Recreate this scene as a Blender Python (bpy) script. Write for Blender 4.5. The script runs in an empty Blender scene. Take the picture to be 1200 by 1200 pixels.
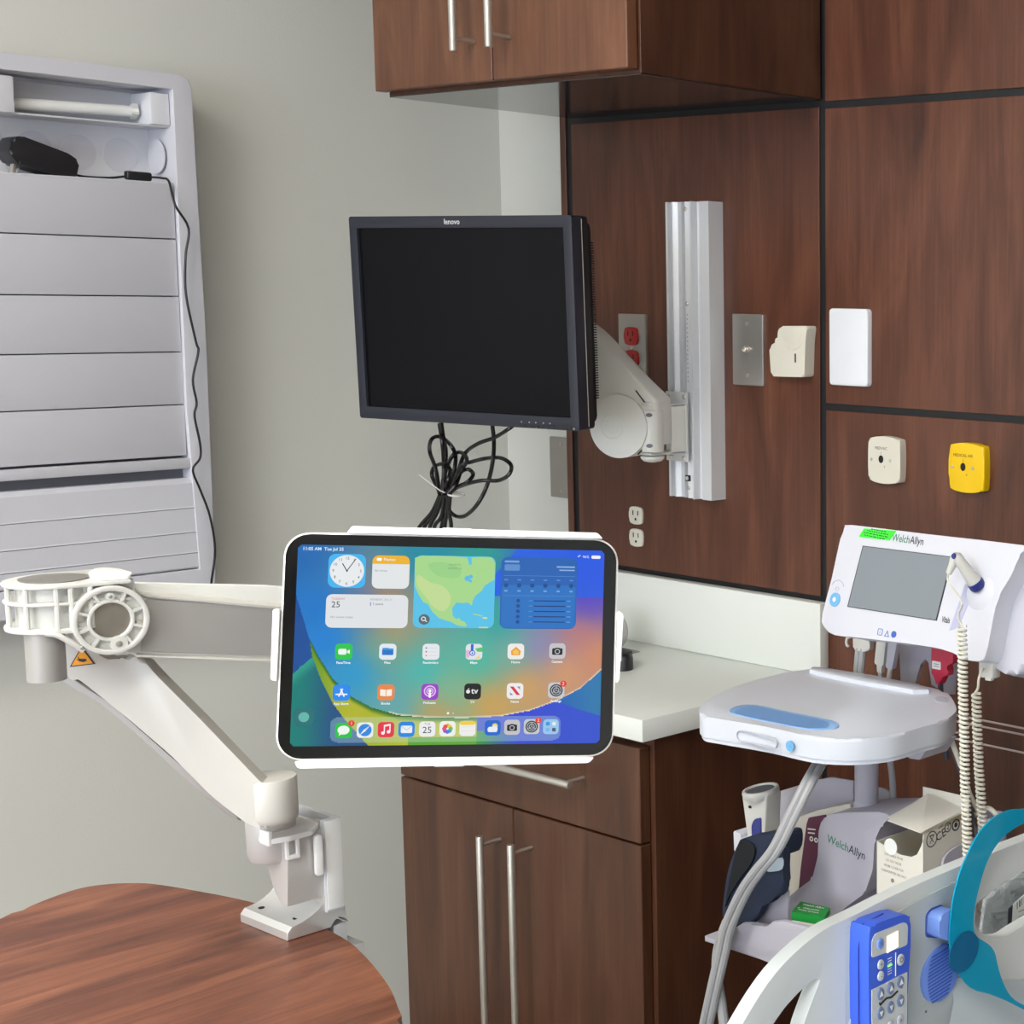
import bpy, bmesh, math, random
from mathutils import Vector, Matrix
random.seed(7)
SH = {"larm_body":[[-0.1733,0.1854],[-0.1013,0.1354],[-0.0834,0.1236],[-0.0391,0.0774],[0.0199,0.0277],[0.0137,0.014],[0.0065,-0.0541],[-0.0087,-0.0643],[-0.0345,-0.0694],[-0.0631,-0.0623],[-0.087,-0.0385],[-0.0956,-0.0142],[-0.1165,0.0098],[-0.1906,0.1172]],
"larm_cap":[[-0.1003,0.0485],[-0.0665,0.0658],[-0.0321,0.0505],[-0.01,0.0295],[-0.0,0.0],[-0.002,-0.0272],[-0.0145,-0.0522],[-0.0344,-0.068],[-0.0631,-0.0623],[-0.087,-0.0385],[-0.0956,-0.0142]],
"table_edge":[[1.1865,-1.3073,0.94],[1.1717,-1.2728,0.94],[1.1608,-1.2388,0.94],[1.1626,-1.217,0.94],[1.177,-1.1969,0.94],[1.2009,-1.1812,0.94],[1.2499,-1.1667,0.94],[1.3126,-1.1525,0.94],[1.3734,-1.1468,0.94],[1.46,-1.1503,0.94],[1.5207,-1.1644,0.94],[1.586,-1.1867,0.94],[1.6291,-1.2064,0.94],[1.6588,-1.2236,0.94]],
"lower_link":[[0.0048,0.0193],[0.0258,0.012],[0.0365,-0.0006],[0.0514,-0.0064],[0.0569,0.0004],[0.0694,-0.0026],[0.0784,-0.0153],[0.1119,-0.0547],[0.149,-0.0983],[0.1618,-0.1059],[0.1743,-0.1084],[0.1731,-0.1372],[0.1668,-0.1457],[0.1536,-0.1467],[0.1406,-0.1419],[0.1155,-0.1189],[0.0848,-0.0824],[0.0542,-0.0513],[0.024,-0.0226],[0.0155,-0.0155],[0.0055,-0.014]],
"lower_under":[[-0.0113,0.0209],[0.0054,0.0068],[0.0042,-0.0139],[0.0238,-0.0254],[0.054,-0.0555],[0.0845,-0.0873],[0.1311,-0.1351],[0.1225,-0.1356],[0.078,-0.0879],[0.0476,-0.0553],[0.0143,-0.0252],[-0.0011,-0.0194],[-0.0123,-0.0067]],
"tri":[[0.0231,0.0086],[0.0324,-0.0061],[0.0134,-0.0082]],
"tri_hand":[[0.0194,-0.001],[0.0219,-0.0018],[0.0239,-0.0004],[0.0276,-0.0012],[0.0275,-0.0032],[0.0237,-0.0042],[0.0218,-0.0038]],
"wheel_c":[[-0.0047,-0.001],[0.0221,-0.0041],[-0.0061,-0.029]],
"upper_link":[[-0.0004,0.0149],[0.0216,0.0146],[0.0305,0.0116],[0.1252,-0.0076],[0.1865,-0.0195],[0.1849,-0.0652],[0.1235,-0.0498],[0.1155,-0.0488],[0.0163,-0.0318],[-0.0025,-0.0254]],
"upper_top":[[0.0189,0.021],[0.0309,0.0184],[0.1258,0.0066],[0.1871,-0.0048],[0.1865,-0.021],[0.1252,-0.0076],[0.0257,0.0128]],
"upper_silver":[[0.0233,0.0117],[0.1253,-0.0062],[0.1866,-0.0173],[0.185,-0.0623],[0.1235,-0.0484],[0.0176,-0.0313]],
"hub_parts":[[-0.0044,-0.001],[0.0073,-0.0024],[-0.0025,0.0141],[-0.0261,-0.0072],[0.0001,-0.0177],[-0.0203,0.0054],[0.0148,-0.0079]],
"housing_bits":[[-0.0623,0.0295],[-0.013,0.0245],[-0.0639,0.0006],[-0.0372,-0.0012],[-0.062,0.0153],[-0.0504,0.014],[-0.0354,0.0124],[-0.0261,-0.0072],[-0.0125,-0.0221]],
"dev_body":[[-0.1016,0.0625],[0.0327,0.0636],[0.1908,0.066],[0.1871,0.0631],[0.1789,0.0542],[0.1765,0.0334],[0.1663,0.014],[0.1608,-0.0004],[0.1604,-0.0233],[0.1612,-0.0573],[0.1601,-0.0711],[0.125,-0.0767],[0.108,-0.0706],[0.048,-0.0709],[-0.0536,-0.0759],[-0.0927,-0.0784],[-0.1096,-0.0745],[-0.1211,-0.0649],[-0.1221,-0.0551],[-0.1176,-0.0075],[-0.1171,0.0423],[-0.1136,0.0551]],
"dev_screen":[[-0.072,0.0374],[0.0784,0.0397],[0.072,-0.0374],[-0.0784,-0.0397]],
"dev_sticker":[[-0.0766,0.06],[-0.0206,0.0626],[-0.0296,0.0495],[-0.0829,0.0488]],
"dev_pts":[[-0.1044,-0.0361],[-0.1042,-0.02],[-0.0158,-0.0655],[-0.0036,-0.0652],[0.0075,-0.0647],[-0.0185,0.0519],[0.0284,0.0524],[0.0807,-0.0372],[0.0965,-0.0374],[0.1093,0.0107],[0.1233,0.01],[0.1137,-0.0317],[0.0979,-0.043]],
"ear_probe":[[0.1336,0.0412],[0.1306,0.0374],[0.1271,0.021],[0.1331,0.0213],[0.1426,0.0319],[0.1563,0.013],[0.1623,0.025]],
"ear":[[1.5663,-0.4213,1.1995],[1.5526,-0.4159,1.1782],[1.5657,-0.4127,1.1928],[1.5607,-0.3973,1.1722],[1.5582,-0.3923,1.1633]],
"tray":[[1.288,-0.5815,1.0],[1.2553,-0.5531,1.0],[1.2299,-0.5105,1.0],[1.209,-0.4551,1.0],[1.1997,-0.3861,1.0],[1.2062,-0.3135,1.0],[1.2681,-0.2967,1.0],[1.3423,-0.2954,1.0],[1.4199,-0.3014,1.0],[1.4482,-0.315,1.0],[1.4859,-0.349,1.0],[1.5117,-0.3787,1.0],[1.5293,-0.4238,1.0],[1.5282,-0.4611,1.0],[1.5284,-0.5062,1.0],[1.5159,-0.5357,1.0],[1.496,-0.5566,1.0],[1.4582,-0.5724,1.0],[1.39,-0.5724,1.0],[1.3144,-0.5815,1.0]],
"tray_blue":[[1.3006,-0.5497,1.0],[1.289,-0.5258,1.0],[1.3017,-0.5079,1.0],[1.3479,-0.5076,1.0],[1.3849,-0.5067,1.0],[1.4172,-0.5055,1.0],[1.4359,-0.5079,1.0],[1.4501,-0.5172,1.0],[1.4569,-0.532,1.0],[1.4443,-0.5489,1.0],[1.4217,-0.5536,1.0],[1.3772,-0.5553,1.0],[1.3408,-0.5567,1.0],[1.3161,-0.5552,1.0]],
"tray_lip":[[1.2244,-0.329,1.004],[1.232,-0.3159,1.004],[1.397,-0.3114,1.004],[1.4121,-0.3422,1.004],[1.2494,-0.342,1.004]],
"tray_cup":[[1.4383,-0.335,1.0],[1.4261,-0.3087,1.0],[1.4375,-0.3055,1.0],[1.4625,-0.3272,1.0],[1.4777,-0.344,1.0],[1.4589,-0.3478,1.0]],
"stand":[[1.3954,-0.4125,0.917],[1.4004,-0.418,0.8593]],
"bin_back":[[1.1463,-0.36,0.7704],[1.1504,-0.36,0.7991],[1.1631,-0.36,0.8194],[1.1875,-0.36,0.8357],[1.2558,-0.36,0.8637],[1.2865,-0.36,0.8738],[1.3266,-0.36,0.8764],[1.3266,-0.36,0.8138],[1.3065,-0.36,0.8023],[1.1457,-0.36,0.7183]],
"bin_back_right":[[1.2673,-0.34,0.8205],[1.2725,-0.34,0.8351],[1.2929,-0.34,0.8505],[1.3281,-0.34,0.8626],[1.3577,-0.34,0.868],[1.3709,-0.34,0.8648],[1.371,-0.34,0.8289],[1.2673,-0.34,0.8089]],
"housing":[[1.4077,-0.455,0.8732],[1.4609,-0.455,0.8834],[1.4768,-0.455,0.8805],[1.4609,-0.455,0.8675],[1.4495,-0.455,0.8458],[1.4463,-0.455,0.8078],[1.4333,-0.455,0.7763],[1.3956,-0.455,0.7462],[1.3812,-0.455,0.7283],[1.3955,-0.455,0.695],[1.2924,-0.455,0.6928],[1.2915,-0.455,0.7151],[1.2952,-0.455,0.7347],[1.3179,-0.455,0.7546],[1.3451,-0.455,0.7753],[1.355,-0.455,0.8067],[1.3566,-0.455,0.8399],[1.3625,-0.455,0.8555],[1.3769,-0.455,0.8645]],
"bin_front":[[1.3083,-0.56,0.7245],[1.3106,-0.56,0.7315],[1.3307,-0.56,0.7458],[1.346,-0.56,0.7494],[1.3719,-0.56,0.749],[1.3806,-0.56,0.7595],[1.3976,-0.56,0.7644],[1.4584,-0.56,0.7671],[1.512,-0.56,0.7715],[1.5638,-0.56,0.7718],[1.5639,-0.56,0.7317],[1.3758,-0.56,0.7076],[1.3192,-0.56,0.7088],[1.3089,-0.56,0.7139]],
"bin_left_panel":[[1.3171,-0.53,0.7359],[1.3197,-0.53,0.751],[1.3297,-0.53,0.764],[1.3444,-0.53,0.7744],[1.3781,-0.53,0.7908],[1.3777,-0.53,0.7427]],
"bin_right_panel":[[1.515,-0.4392,0.7898],[1.515,-0.4395,0.8357],[1.515,-0.4291,0.8435],[1.515,-0.4133,0.8465],[1.515,-0.3729,0.8487],[1.515,-0.372,0.7708]],
"bin_right_back":[[1.4102,-0.3,0.8438],[1.4388,-0.3,0.851],[1.46,-0.3,0.8505],[1.467,-0.3,0.8414],[1.4677,-0.3,0.7702],[1.4108,-0.3,0.7581]],
"cream_pouch":[[1.2546,-0.42,0.6925],[1.2624,-0.42,0.82],[1.2711,-0.42,0.8274],[1.3189,-0.42,0.8497],[1.3775,-0.42,0.87],[1.3774,-0.42,0.8498],[1.3037,-0.42,0.7981],[1.2857,-0.42,0.7377],[1.2728,-0.42,0.7158]],
"maroon":[[1.3131,-0.432,0.8329],[1.3157,-0.432,0.8427],[1.3452,-0.432,0.8521],[1.3449,-0.432,0.7652],[1.2975,-0.432,0.7399],[1.3028,-0.432,0.7749]],
"cuff_dark":[[1.2646,-0.53,0.7385],[1.2755,-0.53,0.792],[1.2961,-0.53,0.8324],[1.3134,-0.53,0.8413],[1.3596,-0.53,0.8558],[1.3739,-0.53,0.8551],[1.3689,-0.53,0.8295],[1.3302,-0.53,0.8143],[1.2952,-0.53,0.7672],[1.2696,-0.53,0.7323]],
"cuff_hole":[[1.2956,-0.532,0.8292],[1.3106,-0.532,0.8376],[1.3228,-0.532,0.8347],[1.3251,-0.532,0.8245],[1.3176,-0.532,0.8086],[1.3026,-0.532,0.7911],[1.2823,-0.532,0.7649],[1.272,-0.532,0.748]],
"cuff_front":[[1.3059,-0.55,0.7321],[1.3189,-0.55,0.7781],[1.3289,-0.55,0.8016],[1.3461,-0.55,0.8194],[1.3702,-0.55,0.8368],[1.3892,-0.55,0.8476],[1.3899,-0.55,0.8252],[1.3887,-0.55,0.7935],[1.36,-0.55,0.7765],[1.3404,-0.55,0.7472]],
"cuff_label":[[1.3626,-0.552,0.8217],[1.3674,-0.552,0.8273],[1.3911,-0.552,0.8381],[1.391,-0.552,0.8242],[1.372,-0.552,0.8167],[1.3649,-0.552,0.8169]],
"card_front":[[1.4667,-0.47,0.8531],[1.4744,-0.47,0.8582],[1.4825,-0.47,0.8772],[1.5356,-0.47,0.8773],[1.5357,-0.47,0.8653],[1.5212,-0.47,0.8537],[1.508,-0.47,0.851],[1.4924,-0.47,0.8496],[1.4812,-0.47,0.8508]],
"card_side_icons":[[1.5388,-0.4547,0.8654],[1.5388,-0.4382,0.8681],[1.5388,-0.4251,0.8725],[1.5388,-0.4102,0.8716]],
"green_top":[[1.3966,-0.5424,0.77],[1.3798,-0.5104,0.77],[1.423,-0.5046,0.77],[1.4403,-0.5326,0.77]],
"mount":[[1.2929,-0.235,1.0311],[1.2965,-0.235,0.9773],[1.3255,-0.235,0.9815],[1.3304,-0.235,1.0098],[1.3405,-0.235,1.0204],[1.3482,-0.235,1.0149],[1.3497,-0.235,0.9838],[1.379,-0.235,0.975],[1.3905,-0.235,0.9767],[1.395,-0.235,1.0265],[1.3884,-0.235,1.041],[1.3116,-0.235,1.0388]],
"hose_front":[[1.3986,-0.5,0.9441],[1.4194,-0.54,0.9338],[1.4162,-0.565,0.8981],[1.4033,-0.58,0.8583],[1.3801,-0.585,0.8291],[1.3555,-0.585,0.7978],[1.3288,-0.585,0.7497],[1.3164,-0.585,0.7095],[1.3023,-0.585,0.6631],[1.2793,-0.58,0.601],[1.2373,-0.56,0.5265]],
"hose_front_low":[[1.321,-0.575,0.7502],[1.3003,-0.57,0.7117],[1.2967,-0.57,0.6784],[1.305,-0.57,0.6371],[1.3132,-0.57,0.5849]],
"hose_back":[[1.4236,-0.4,0.9365],[1.4116,-0.38,0.8962],[1.4043,-0.37,0.8483],[1.4044,-0.37,0.7982]],
"hose_right":[[1.5037,-0.38,0.9693],[1.5037,-0.36,0.9298],[1.5108,-0.35,0.891],[1.5258,-0.35,0.87],[1.5178,-0.35,0.8652]],
"cable_right_dark":[[1.4928,-0.37,0.9612],[1.5024,-0.36,0.9242],[1.5204,-0.36,0.8789],[1.5475,-0.38,0.8494]],
"hose_loop":[[1.5219,-0.34,0.8712],[1.5352,-0.34,0.8737],[1.546,-0.34,0.8671],[1.567,-0.36,0.8632]],
"coil_ear":[[1.5782,-0.45,1.125],[1.5798,-0.45,1.0884],[1.5808,-0.45,1.0485],[1.5832,-0.45,0.9986],[1.585,-0.45,0.9381],[1.5881,-0.45,0.8877],[1.5898,-0.45,0.8368]],
"coil_probe":[[1.5763,-0.42,1.0403],[1.578,-0.42,1.0019],[1.5811,-0.42,0.9511],[1.5853,-0.42,0.9107],[1.5883,-0.42,0.8751],[1.5897,-0.42,0.8598]],
"cord_ear":[[1.6005,-0.475,1.1889],[1.5889,-0.462,1.1704],[1.5861,-0.46,1.1551],[1.5784,-0.455,1.1407],[1.576,-0.452,1.132],[1.5782,-0.45,1.127]],
"cord_probe":[[1.5741,-0.4,1.0661],[1.5757,-0.41,1.065],[1.5799,-0.42,1.0571],[1.5788,-0.42,1.0468],[1.575,-0.42,1.0402]],
"rail_outer":[[1.75,-0.992,0.8142],[1.75,-0.9769,0.847],[1.75,-0.9567,0.8706],[1.75,-0.9259,0.8975],[1.75,-0.8943,0.9142],[1.75,-0.8561,0.9248],[1.75,-0.8165,0.9269],[1.75,-0.7446,0.9313],[1.75,-0.6673,0.9325],[1.75,-0.5982,0.932],[1.75,-0.5545,0.9317],[1.75,-0.4616,0.9292],[1.75,-0.3427,0.9232]],
"rail_hole":[[1.75,-0.9369,0.8322],[1.75,-0.9201,0.8577],[1.75,-0.9058,0.8679],[1.75,-0.8897,0.8756],[1.75,-0.8718,0.8817],[1.75,-0.8641,0.8816],[1.75,-0.8608,0.8793],[1.75,-0.8636,0.8737],[1.75,-0.8719,0.8611],[1.75,-0.8819,0.8443],[1.75,-0.8951,0.8086]],
"rail_hole2":[[1.75,-0.6348,0.8859],[1.75,-0.6366,0.8647],[1.75,-0.6281,0.854],[1.75,-0.6067,0.8411],[1.75,-0.5829,0.8347],[1.75,-0.5675,0.837],[1.75,-0.5527,0.8382],[1.75,-0.4913,0.8434],[1.75,-0.4927,0.9015],[1.75,-0.5538,0.898],[1.75,-0.5861,0.8958],[1.75,-0.6075,0.8917]],
"pend_face":[[1.775,-0.8222,0.83],[1.775,-0.8229,0.9165],[1.775,-0.8202,0.9205],[1.775,-0.8107,0.9233],[1.775,-0.7788,0.9211],[1.775,-0.7703,0.9201],[1.775,-0.7653,0.9156],[1.775,-0.7642,0.9085],[1.775,-0.765,0.8674],[1.775,-0.7686,0.8547],[1.775,-0.7681,0.811]],
"pend_panel_top":[[1.775,-0.8209,0.8925],[1.775,-0.8209,0.9159],[1.775,-0.8161,0.9192],[1.775,-0.7788,0.9187],[1.775,-0.7717,0.918],[1.775,-0.7686,0.9147],[1.775,-0.769,0.8903]],
"pend_panel_low":[[1.775,-0.8208,0.8652],[1.775,-0.7689,0.8647],[1.775,-0.7686,0.8112],[1.775,-0.8208,0.8295]],
"pend_pts":[[1.775,-0.8089,0.9036],[1.775,-0.7899,0.9016],[1.775,-0.8086,0.8843],[1.775,-0.8086,0.8727],[1.775,-0.7955,0.8806],[1.775,-0.781,0.8776],[1.775,-0.8085,0.857],[1.775,-0.7947,0.8567],[1.775,-0.7807,0.8564],[1.775,-0.8085,0.838],[1.775,-0.7947,0.8377],[1.775,-0.7809,0.8374],[1.775,-0.7939,0.821],[1.775,-0.7805,0.8203],[1.775,-0.8085,0.847],[1.775,-0.7757,0.8477],[1.775,-0.7892,0.8917],[1.775,-0.7891,0.8654]],
"knob":[[1.76,-0.7155,0.8794],[1.76,-0.7144,0.8981],[1.76,-0.7079,0.9015],[1.76,-0.6923,0.9012],[1.76,-0.6883,0.8966],[1.76,-0.6816,0.8867],[1.76,-0.6814,0.8681],[1.76,-0.6933,0.8691],[1.76,-0.7051,0.8731]],
"speaker":[[1.752,-0.6836,0.8589],[1.752,-0.6714,0.8391],[1.752,-0.6672,0.8234],[1.752,-0.6765,0.8103],[1.752,-0.6897,0.804],[1.752,-0.7055,0.8055],[1.752,-0.7185,0.8155],[1.752,-0.7237,0.8313],[1.752,-0.72,0.8458],[1.752,-0.7085,0.8561],[1.752,-0.6955,0.86]],
"strap":[[1.772,-0.5623,0.9748],[1.772,-0.5844,0.9774],[1.772,-0.606,0.9817],[1.772,-0.6271,0.9815],[1.772,-0.645,0.977],[1.772,-0.6612,0.9679],[1.772,-0.6836,0.9433],[1.772,-0.6965,0.9164],[1.772,-0.7014,0.8918],[1.772,-0.7025,0.8704],[1.772,-0.6985,0.8543],[1.772,-0.6904,0.8377],[1.772,-0.6686,0.8128],[1.772,-0.6382,0.7963],[1.772,-0.6096,0.7793],[1.772,-0.5801,0.76],[1.772,-0.5575,0.7465],[1.772,-0.5576,0.7513],[1.772,-0.5802,0.7647],[1.772,-0.6024,0.7815],[1.772,-0.6171,0.803],[1.772,-0.626,0.8241],[1.772,-0.6304,0.8373],[1.772,-0.6389,0.8481],[1.772,-0.6529,0.8586],[1.772,-0.6625,0.8661],[1.772,-0.6654,0.8767],[1.772,-0.663,0.8981],[1.772,-0.6551,0.9179],[1.772,-0.6471,0.9334],[1.772,-0.6362,0.9456],[1.772,-0.6197,0.9556],[1.772,-0.5985,0.961],[1.772,-0.5841,0.9619],[1.772,-0.5621,0.962]],
"strap_circle":[[1.773,-0.6798,0.8548],[1.773,-0.6553,0.8445]],
"bag":[[1.69,-0.5795,0.865],[1.69,-0.4506,0.8781],[1.69,-0.448,0.757],[1.69,-0.5787,0.7983]],
"bag_label":[[1.708,-0.5461,0.8422],[1.708,-0.5356,0.8411],[1.708,-0.5396,0.8106],[1.708,-0.5305,0.8088],[1.708,-0.4974,0.8397],[1.708,-0.4896,0.8384],[1.708,-0.4888,0.7989]],
"rail_misc":[[1.752,-0.6816,0.7834],[1.752,-0.6792,0.8094],[1.752,-0.6437,0.7958],[1.752,-0.5749,0.7746],[1.752,-0.554,0.7724],[1.752,-0.5537,0.7561],[1.752,-0.6975,0.7907],[1.752,-0.844,0.8315],[1.752,-0.836,0.8535],[1.752,-0.8188,0.856],[1.752,-0.5538,0.76],[1.752,-0.5977,0.7449]],
"adapter_cord":[[0.06,-0.6919,1.6549],[0.06,-0.665,1.6554],[0.06,-0.6274,1.6592]],
"adapter_cord2":[[0.112,-0.611,1.6582],[0.112,-0.5996,1.6571],[0.112,-0.5898,1.6474],[0.112,-0.5719,1.6188],[0.112,-0.5527,1.5839],[0.112,-0.5594,1.5412],[0.112,-0.5618,1.482],[0.112,-0.5501,1.4093],[0.112,-0.5469,1.3933],[0.112,-0.5578,1.3495],[0.112,-0.5536,1.3132],[0.112,-0.558,1.2926],[0.112,-0.5514,1.2485],[0.112,-0.5526,1.2256],[0.112,-0.5649,1.2076],[0.112,-0.5544,1.1743],[0.112,-0.5415,1.1322],[0.112,-0.536,1.0767],[0.112,-0.5449,1.0226],[0.112,-0.5493,0.9748],[0.112,-0.552,0.9196]],
"cables":[[[0.4534,-0.352,1.2928],[0.4401,-0.34,1.268],[0.4281,-0.328,1.2413],[0.4469,-0.344,1.2066],[0.4206,-0.332,1.1732]],[[0.4137,-0.332,1.1744],[0.4296,-0.348,1.2158],[0.3977,-0.336,1.2398],[0.4239,-0.352,1.2593],[0.4191,-0.34,1.2659],[0.4209,-0.328,1.2637],[0.4659,-0.344,1.2548],[0.4587,-0.332,1.2385],[0.4781,-0.348,1.2192],[0.4449,-0.336,1.1789]],[[0.4255,-0.34,1.176],[0.404,-0.328,1.1818],[0.4133,-0.344,1.2042],[0.4018,-0.332,1.2161],[0.4481,-0.348,1.2255],[0.4496,-0.336,1.2163],[0.4665,-0.352,1.202],[0.4367,-0.34,1.1769]],[[0.4568,-0.348,1.1792],[0.4629,-0.336,1.2072],[0.5142,-0.352,1.232],[0.4949,-0.34,1.2415],[0.4614,-0.328,1.2435],[0.4649,-0.344,1.2364],[0.4263,-0.332,1.2008],[0.4443,-0.348,1.1782]],[[0.6023,-0.328,1.2949],[0.6109,-0.344,1.2897],[0.5599,-0.332,1.2731],[0.5394,-0.348,1.263],[0.4893,-0.336,1.2441],[0.4948,-0.352,1.2207],[0.4506,-0.34,1.178]],[[0.4476,-0.336,1.1774],[0.5004,-0.352,1.2244],[0.5107,-0.34,1.2326],[0.5343,-0.328,1.2391],[0.5908,-0.344,1.244],[0.5974,-0.332,1.2331],[0.6134,-0.348,1.2208],[0.5704,-0.336,1.2077],[0.5531,-0.352,1.2077],[0.4954,-0.34,1.1966],[0.4446,-0.328,1.1833],[0.4564,-0.344,1.1771]],[[0.5709,-0.344,1.2939],[0.557,-0.332,1.2664],[0.5753,-0.348,1.2392],[0.5436,-0.336,1.1999],[0.5408,-0.352,1.1713],[0.493,-0.34,1.1479],[0.4508,-0.328,1.1414],[0.4552,-0.344,1.1534],[0.4305,-0.332,1.174]],[[0.4654,-0.352,1.1802],[0.4709,-0.34,1.1964],[0.4654,-0.328,1.2118],[0.5077,-0.344,1.2211],[0.5024,-0.332,1.2115],[0.5097,-0.348,1.2016],[0.4647,-0.336,1.1889],[0.4682,-0.352,1.1804]],[[0.4195,-0.332,1.2849],[0.4486,-0.348,1.2606],[0.4334,-0.336,1.2253],[0.4529,-0.352,1.1775]]],
"cables_low":[[[0.4357,-0.346,1.1756],[0.4086,-0.343,1.146],[0.3715,-0.34,1.1202],[0.3543,-0.337,1.0992],[0.3526,-0.334,1.0466],[0.3707,-0.346,0.9455]],[[0.4398,-0.346,1.176],[0.4141,-0.343,1.1431],[0.3829,-0.34,1.1195],[0.3678,-0.337,1.0832],[0.3642,-0.334,0.9429]],[[0.444,-0.346,1.1763],[0.4228,-0.343,1.1472],[0.3972,-0.34,1.1208],[0.3851,-0.337,1.0849],[0.3758,-0.334,0.9444]],[[0.4482,-0.346,1.1766],[0.4336,-0.343,1.1413],[0.4085,-0.34,1.1201],[0.3984,-0.337,1.069],[0.3874,-0.334,0.9458]],[[0.4524,-0.346,1.177],[0.4541,-0.343,1.16],[0.4405,-0.34,1.1434],[0.4239,-0.337,1.1229],[0.4082,-0.334,1.0697],[0.4168,-0.346,0.9514]],[[0.4565,-0.346,1.1773],[0.448,-0.343,1.1494],[0.4367,-0.34,1.1244],[0.4268,-0.337,1.0719],[0.4104,-0.334,0.9488]],[[0.4621,-0.346,1.1777],[0.4535,-0.343,1.1498],[0.4535,-0.34,1.1259],[0.4437,-0.337,1.0736],[0.4218,-0.334,0.9502]]],
"tie":[[0.448,-0.36,1.1786],[0.4484,-0.36,1.1805],[0.4878,-0.36,1.1763],[0.4851,-0.36,1.1774],[0.4034,-0.36,1.2064],[0.4512,-0.36,1.1864]]}
FR = {"tablet":[[1.6392,-1.1547,1.2207],[0.6182,0.7845,-0.048],[-0.1359,0.1668,0.9766],[0.7741,-0.5972,0.2098]],
"lcd":[[0.5533,-0.3813,1.45],[0.9851,0.1722,0.0],[0.0042,-0.0241,0.9997],[0.1721,-0.9848,-0.0244]],
"larm":[[0.6689,-0.13,1.2987],[0.9362,0.3514,-0.0],[0.0,0.0,1.0],[0.3514,-0.9362,0.0]],
"lower":[[1.3619,-1.3276,1.203],[0.7179,0.6961,-0.0],[0.0,0.0,1.0],[0.6961,-0.7179,0.0]],
"upper":[[1.4288,-1.3115,1.2419],[0.2286,0.9735,-0.0],[0.0,0.0,1.0],[0.9735,-0.2286,0.0]],
"wheel":[[1.4405,-1.3142,1.2419],[0.2286,0.9735,-0.0],[0.0,0.0,1.0],[0.9735,-0.2286,0.0]],
"device":[[1.4214,-0.3798,1.1489],[0.9982,-0.0593,0.0],[0.0155,0.2609,0.9652],[-0.0573,-0.9635,0.2614]]}
CAM = {"c": [2.799, -1.947, 1.5], "r": [0.816902, 0.576548, 0.016266], "u": [-0.086683, 0.094841, 0.991711], "f": [-0.570226, 0.811541, -0.127452], "F": 2003.46, "cx": 1270.46, "cy": 606.1}
LIGHT_A = 14.0
LIGHT_B = 14.0
LIGHT_C = 14.0
ADDED_WINDOW = 6.0
SCREEN = 0.68
AREAS = []
EXPOSURE = 0.45

PI = math.pi
C = bpy.context.scene.collection
ORG = {}
V = Vector

# ------------------------------------------------------------------ materials
def lin(c):
    c = c / 255.0
    return c / 12.92 if c <= 0.04045 else ((c + 0.055) / 1.055) ** 2.4
def rgb(h):
    return (lin(int(h[0:2], 16)), lin(int(h[2:4], 16)), lin(int(h[4:6], 16)), 1.0)
def newmat(name):
    m = bpy.data.materials.new(name); m.use_nodes = True
    nt = m.node_tree
    return m, nt, nt.nodes['Principled BSDF']
def plain(name, hx, rough=.45, metal=0.0, var=.04, bump=0.0, bscale=300, spec=.5, coat=0, emit=0, scale=30):
    m, nt, p = newmat(name)
    c = rgb(hx)
    tc = nt.nodes.new('ShaderNodeTexCoord')
    n = nt.nodes.new('ShaderNodeTexNoise'); n.inputs['Scale'].default_value = scale; n.inputs['Detail'].default_value = 3
    nt.links.new(tc.outputs['Object'], n.inputs['Vector'])
    mx = nt.nodes.new('ShaderNodeMix'); mx.data_type = 'RGBA'
    mx.inputs[6].default_value = tuple(x * (1 - var) for x in c[:3]) + (1,)
    mx.inputs[7].default_value = tuple(min(1, x * (1 + var)) for x in c[:3]) + (1,)
    nt.links.new(n.outputs['Fac'], mx.inputs[0])
    nt.links.new(mx.outputs[2], p.inputs['Base Color'])
    p.inputs['Roughness'].default_value = rough; p.inputs['Metallic'].default_value = metal
    p.inputs['Specular IOR Level'].default_value = spec
    p.inputs['Coat Weight'].default_value = coat
    if bump:
        n2 = nt.nodes.new('ShaderNodeTexNoise'); n2.inputs['Scale'].default_value = bscale; n2.inputs['Detail'].default_value = 2
        nt.links.new(tc.outputs['Object'], n2.inputs['Vector'])
        b = nt.nodes.new('ShaderNodeBump'); b.inputs['Strength'].default_value = bump; b.inputs['Distance'].default_value = .002
        nt.links.new(n2.outputs['Fac'], b.inputs['Height']); nt.links.new(b.outputs['Normal'], p.inputs['Normal'])
    if emit:
        nt.links.new(mx.outputs[2], p.inputs['Emission Color']); p.inputs['Emission Strength'].default_value = emit
    return m
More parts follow.
